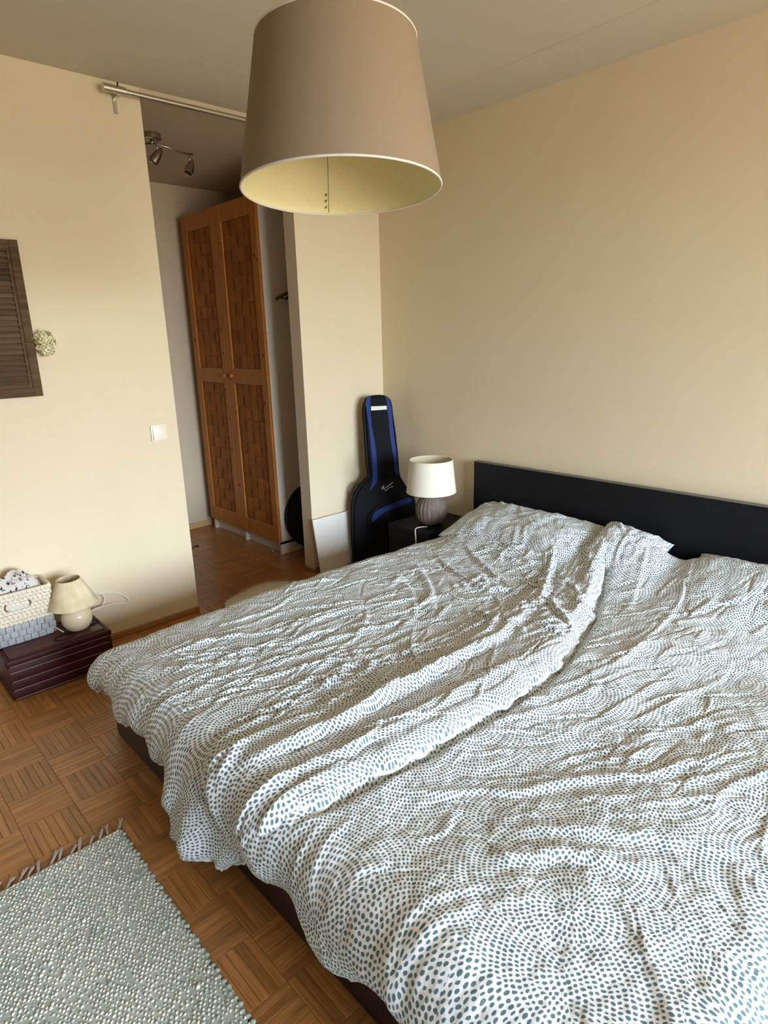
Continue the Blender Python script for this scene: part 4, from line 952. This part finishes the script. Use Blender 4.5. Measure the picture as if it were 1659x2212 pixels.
bm = B(); box(bm, -.002, .004, -sq / 2 + .0006, sq / 2 - .0006, -sq / 2 + .0006, sq / 2 - .0006, .003, 2); sq_me = mesh_of('woven_strip', bm, GREYW, True, 40)
rq = random.Random(5)
for r_ in range(3):
    z = KZ0 + .016 + r_ * (sq - .001)
    n = int((KY1 - KY0 - .004) / sq)
    for k in range(n + 1):
        y = KY0 + .014 + k * sq + (sq / 2 if r_ % 2 else 0)
        if y > KY1 - .008: continue
        inst('woven_strip', sq_me, bk, (KX1 + flare(z) - .001 + rq.choice((0, .002)), y, z + rq.uniform(-.001, .001)), (math.radians(rq.choice((0, 0, 45)) * 0), 0, 0))
    for k in range(4):
        for sgn, yy in ((1, KY1 + .001), (-1, KY0 - .003)):
            inst('woven_strip', sq_me, bk, (KX0 + .02 + k * sq, yy, z), (0, 0, PI / 2 * sgn))
# grip opening
gy, gz = -2.292, .368; gx = KX1 + flare(gz) + .008
def oval(ry_, rz_, x, n=32): 
    out = []
    for k in range(n):
        t = 2 * PI * k / n; c_, s_ = math.cos(t), math.sin(t)
        out.append((x, gy + (1 if c_ > 0 else -1) * (ry_ - rz_) + rz_ * c_, gz + rz_ * s_))
    return out
bm = B(); tube(bm, oval(.049, .0165, gx), .0042, 8, closed=True); o = obj('grip_ring', bm, CHROME, bk, True); tag(o, 'chrome oval grip ring')
CLO = new_mat('printed_cloth_white', (.72, .69, .64), .85)
bm = B(); a = [bm.verts.new(p) for p in oval(.047, .0145, gx - .002)]; bm.faces.new(a); o = obj('grip_opening', bm, new_mat('grip_inside', (.55, .52, .47), .9), bk)
# cloth in the basket
def cloth_mat():
    m = CLO; nt = m.node_tree; b = nt.nodes['Principled BSDF']; tc = nd(nt, 'ShaderNodeTexCoord')
    no = nd(nt, 'ShaderNodeTexNoise'); no.inputs['Scale'].default_value = 70; nt.links.new(tc.outputs['Object'], no.inputs['Vector'])
    mxv = nd(nt, 'ShaderNodeMix', data_type='RGBA', blend_type='LINEAR_LIGHT'); mxv.inputs[0].default_value = .022; nt.links.new(tc.outputs['Object'], mxv.inputs[6]); nt.links.new(no.outputs['Color'], mxv.inputs[7])
    mp = nd(nt, 'ShaderNodeMapping'); mp.inputs['Scale'].default_value = (1, 1.0, .75); mp.inputs['Rotation'].default_value = (.6, 0, 0); nt.links.new(mxv.outputs[2], mp.inputs[0])
    vo = nd(nt, 'ShaderNodeTexVoronoi', feature='F1'); vo.inputs['Scale'].default_value = 42; vo.inputs['Randomness'].default_value = .75; nt.links.new(mp.outputs[0], vo.inputs['Vector'])
    mr = nd(nt, 'ShaderNodeMapRange'); mr.inputs[1].default_value = .29; mr.inputs[2].default_value = .34; nt.links.new(vo.outputs['Distance'], mr.inputs[0])
    mx = nd(nt, 'ShaderNodeMix', data_type='RGBA'); mx.inputs[6].default_value = (.012, .012, .012, 1); mx.inputs[7].default_value = (.60, .57, .52, 1); nt.links.new(mr.outputs[0], mx.inputs[0]); nt.links.new(mx.outputs[2], b.inputs['Base Color'])
cloth_mat()
n = 90; S, T = np.meshgrid(np.linspace(-1, 1, n), np.linspace(-1, 1, n), indexing='ij')
CX = (KX0 + KX1) / 2 + .058 * S; CY = (KY0 + KY1) / 2 + .112 * T
env = (np.clip(1 - np.abs(S) ** 3, 0, 1) * np.clip(1 - np.abs(T) ** 3, 0, 1)) ** .6
CZ = .395 + .062 * env + env * (.018 * (1 - 2 * np.abs(gnoise(CX * 13 + 3, CY * 11, 61))) + .008 * (1 - 2 * np.abs(gnoise(CX * 30, CY * 26, 62))) + .002 * gnoise(CX * 90, CY * 90, 63))
CZ += .022 * np.exp(-((CY + 2.25) / .045) ** 2) * env
top = np.stack([CX, CY, CZ], -1).reshape(-1, 3); I = np.arange(n * n).reshape(n, n); q = np.stack([I[:-1, :-1], I[1:, :-1], I[1:, 1:], I[:-1, 1:]], -1).reshape(-1, 4)
o = obj('printed_cloth', (top, q), CLO, None, True); tag(o, 'crumpled white cloth with small black prints in the basket', 'cloth')
sol = o.modifiers.new('thickness', 'SOLIDIFY'); sol.thickness = .003

# ------------------------------------------------------------------ fur rug at the opening
FUR = noise_mat('cream_fur', (.80, .75, .60), (.86, .82, .70), (40, 40, 40), .9)
fr = empty('fur_rug', (.22, -1.03, 0)); tag(fr, 'small cream fur rug on the floor behind the bed', 'rug')
def fur_r(t): return 1 + .06 * math.sin(3 * t + 1) + .04 * math.sin(5 * t)
bm = B(); lathe(bm, [(.258, 0), (.256, .012), (.20, .018), (.01, .019)], (.20, -1.05, .0), 60, True, True, None, fur_r); obj('pelt', bm, FUR, fr, True)
V, F = [], []; rh = random.Random(2)
for k in range(5200):
    t = rh.uniform(0, 2 * PI); r_ = .255 * fur_r(t) * math.sqrt(rh.random()); x, y = .20 + r_ * math.cos(t), -1.05 + r_ * math.sin(t)
    a = t + rh.normalvariate(0, .8); ln = rh.uniform(.012, .022); lx, ly = math.cos(a) * ln * .6, math.sin(a) * ln * .6; w_ = .0016; b0 = len(V)
    V += [(x - ly * .1 - w_, y + w_, .012), (x + w_, y - w_, .012), (x + lx, y + ly, .014 + ln * .75)]; F.append((b0, b0 + 1, b0 + 2))
o = obj('fur', (V, F), FUR, fr); tag(o, kind='stuff')

# ------------------------------------------------------------------ woven rug
RUGB = noise_mat('mint_yarn', (.38, .45, .41), (.53, .58, .52), (9, 9, 9), .95, .8, (260, 260, 260), dist=.003, detail=5)
RUGN = noise_mat('cream_yarn', (.62, .62, .53), (.78, .77, .69), (120, 120, 120), .95, .5, (400, 400, 400))
RUGN2 = noise_mat('mint_knot_yarn', (.26, .34, .31), (.44, .50, .45), (14, 14, 14), .95, .5, (400, 400, 400))
FRG = noise_mat('grey_fringe_yarn', (.42, .36, .31), (.55, .49, .43), (200, 200, 200), .9)
rug = empty('woven_rug', (2.1, -2.75, 0)); tag(rug, 'mint and cream chunky woven rug with grey fringe', 'rug')
GX0, GX1, GY0, GY1 = 1.315, 3.25, -3.06, -2.352
bm = B(); nx_, = (120,)
vrow = []
for i in range(nx_ + 1):
    x = GX0 + (GX1 - GX0) * i / nx_; e1 = GY1 + .004 * math.sin(i * 1.7) + .003 * math.sin(i * .63) - .02 * (x - GX0) / 1.9; vrow.append((bm.verts.new((x, GY0, .010)), bm.verts.new((x, e1, .010)), bm.verts.new((x, GY0, .0005)), bm.verts.new((x, e1, .0005))))
for a, b_ in zip(vrow, vrow[1:]):
    bm.faces.new((a[0], b_[0], b_[1], a[1])); bm.faces.new((a[1], b_[1], b_[3], a[3])); bm.faces.new((a[0], a[2], b_[2], b_[0]))
obj('weave', bm, RUGB, rug)
# yarn nubs: low domes
ct, st_ = [math.cos(k * PI / 3) for k in range(6)], [math.sin(k * PI / 3) for k in range(6)]
def nubs(which):
    V, F = [], []; rn = random.Random(8)
    px_, py_ = .0088, .0118; i = 0
    x = GX0 + .006
    while x < 2.75:
        j = 0; off = (.5 if i % 2 else 0) * py_ + .35 * py_ * math.sin(i * .11)
        for j in range(int((GY1 - GY0) / py_)):
            y = GY1 - .005 - j * py_ - off + rn.normalvariate(0, .0012) - .02 * (x - GX0) / 1.9
            xx = x + rn.normalvariate(0, .0011); s_ = rn.uniform(.75, 1.2) * (1.5 if rn.random() < .012 else 1); c_ = rn.random() < .80
            if y < GY0: continue
            if (which == 'cream') != c_: continue
            a_, b2 = .0030 * s_, .0044 * s_; hh = .0048 * s_; th = .5 + rn.normalvariate(0, .2); co, si = math.cos(th), math.sin(th); b0 = len(V)
            for rr_, h_ in ((1, .008), (.72, .0085 + hh * .75)):
                for k in range(6):
                    u, v = a_ * rr_ * ct[k], b2 * rr_ * st_[k]; V.append((xx + u * co - v * si, y + u * si + v * co, h_))
            V.append((xx, y, .0085 + hh))
            for k in range(6):
                F.append((b0 + k, b0 + (k + 1) % 6, b0 + 6 + (k + 1) % 6, b0 + 6 + k)); F.append((b0 + 6 + k, b0 + 6 + (k + 1) % 6, b0 + 12))
        x += px_; i += 1
    return V, F
o = obj('cream_nubs', nubs('cream'), RUGN, rug, True); tag(o, kind='stuff')
o = obj('mint_nubs', nubs('mint'), RUGN2, rug, True); tag(o, kind='stuff')
# chunky selvedge loops along the bed side
V = []
bm = B()
for k in range(96):
    x = GX0 + .01 + k * .0175; y = GY1 - .02 * (x - GX0) / 1.9 + .003 * math.sin(k * 2.1)
    if x > 2.95: break
    lathe(bm, [(.001, -.006), (.006, -.003), (.0075, 0), (.006, .003), (.001, .006)], (x, y, .0075), 8)
o = obj('selvedge', bm, RUGN2, rug, True); tag(o, kind='stuff')
# fringe tassels
rt_ = random.Random(12)
for k in range(26):
    y = GY1 - .006 - k * .0275 + rt_.uniform(-.004, .004); L_ = rt_.uniform(.036, .058); sw_ = rt_.uniform(.012, .042)
    bm = B()
    for j in range(6):
        d_ = rt_.uniform(-.007, .007); e_ = rt_.uniform(-.007, .007)
        tube(bm, spline([(GX0 + .004, y, .006), (GX0 - L_ * .4, y + sw_ * .45 + d_ * .4, .006), (GX0 - L_ * rt_.uniform(.85, 1.1), y + sw_ + e_, .003)], 4), [.0024] * 4 + [.0023] * 4 + [.0013], 5)
    obj('tassel', bm, FRG, rug, True)
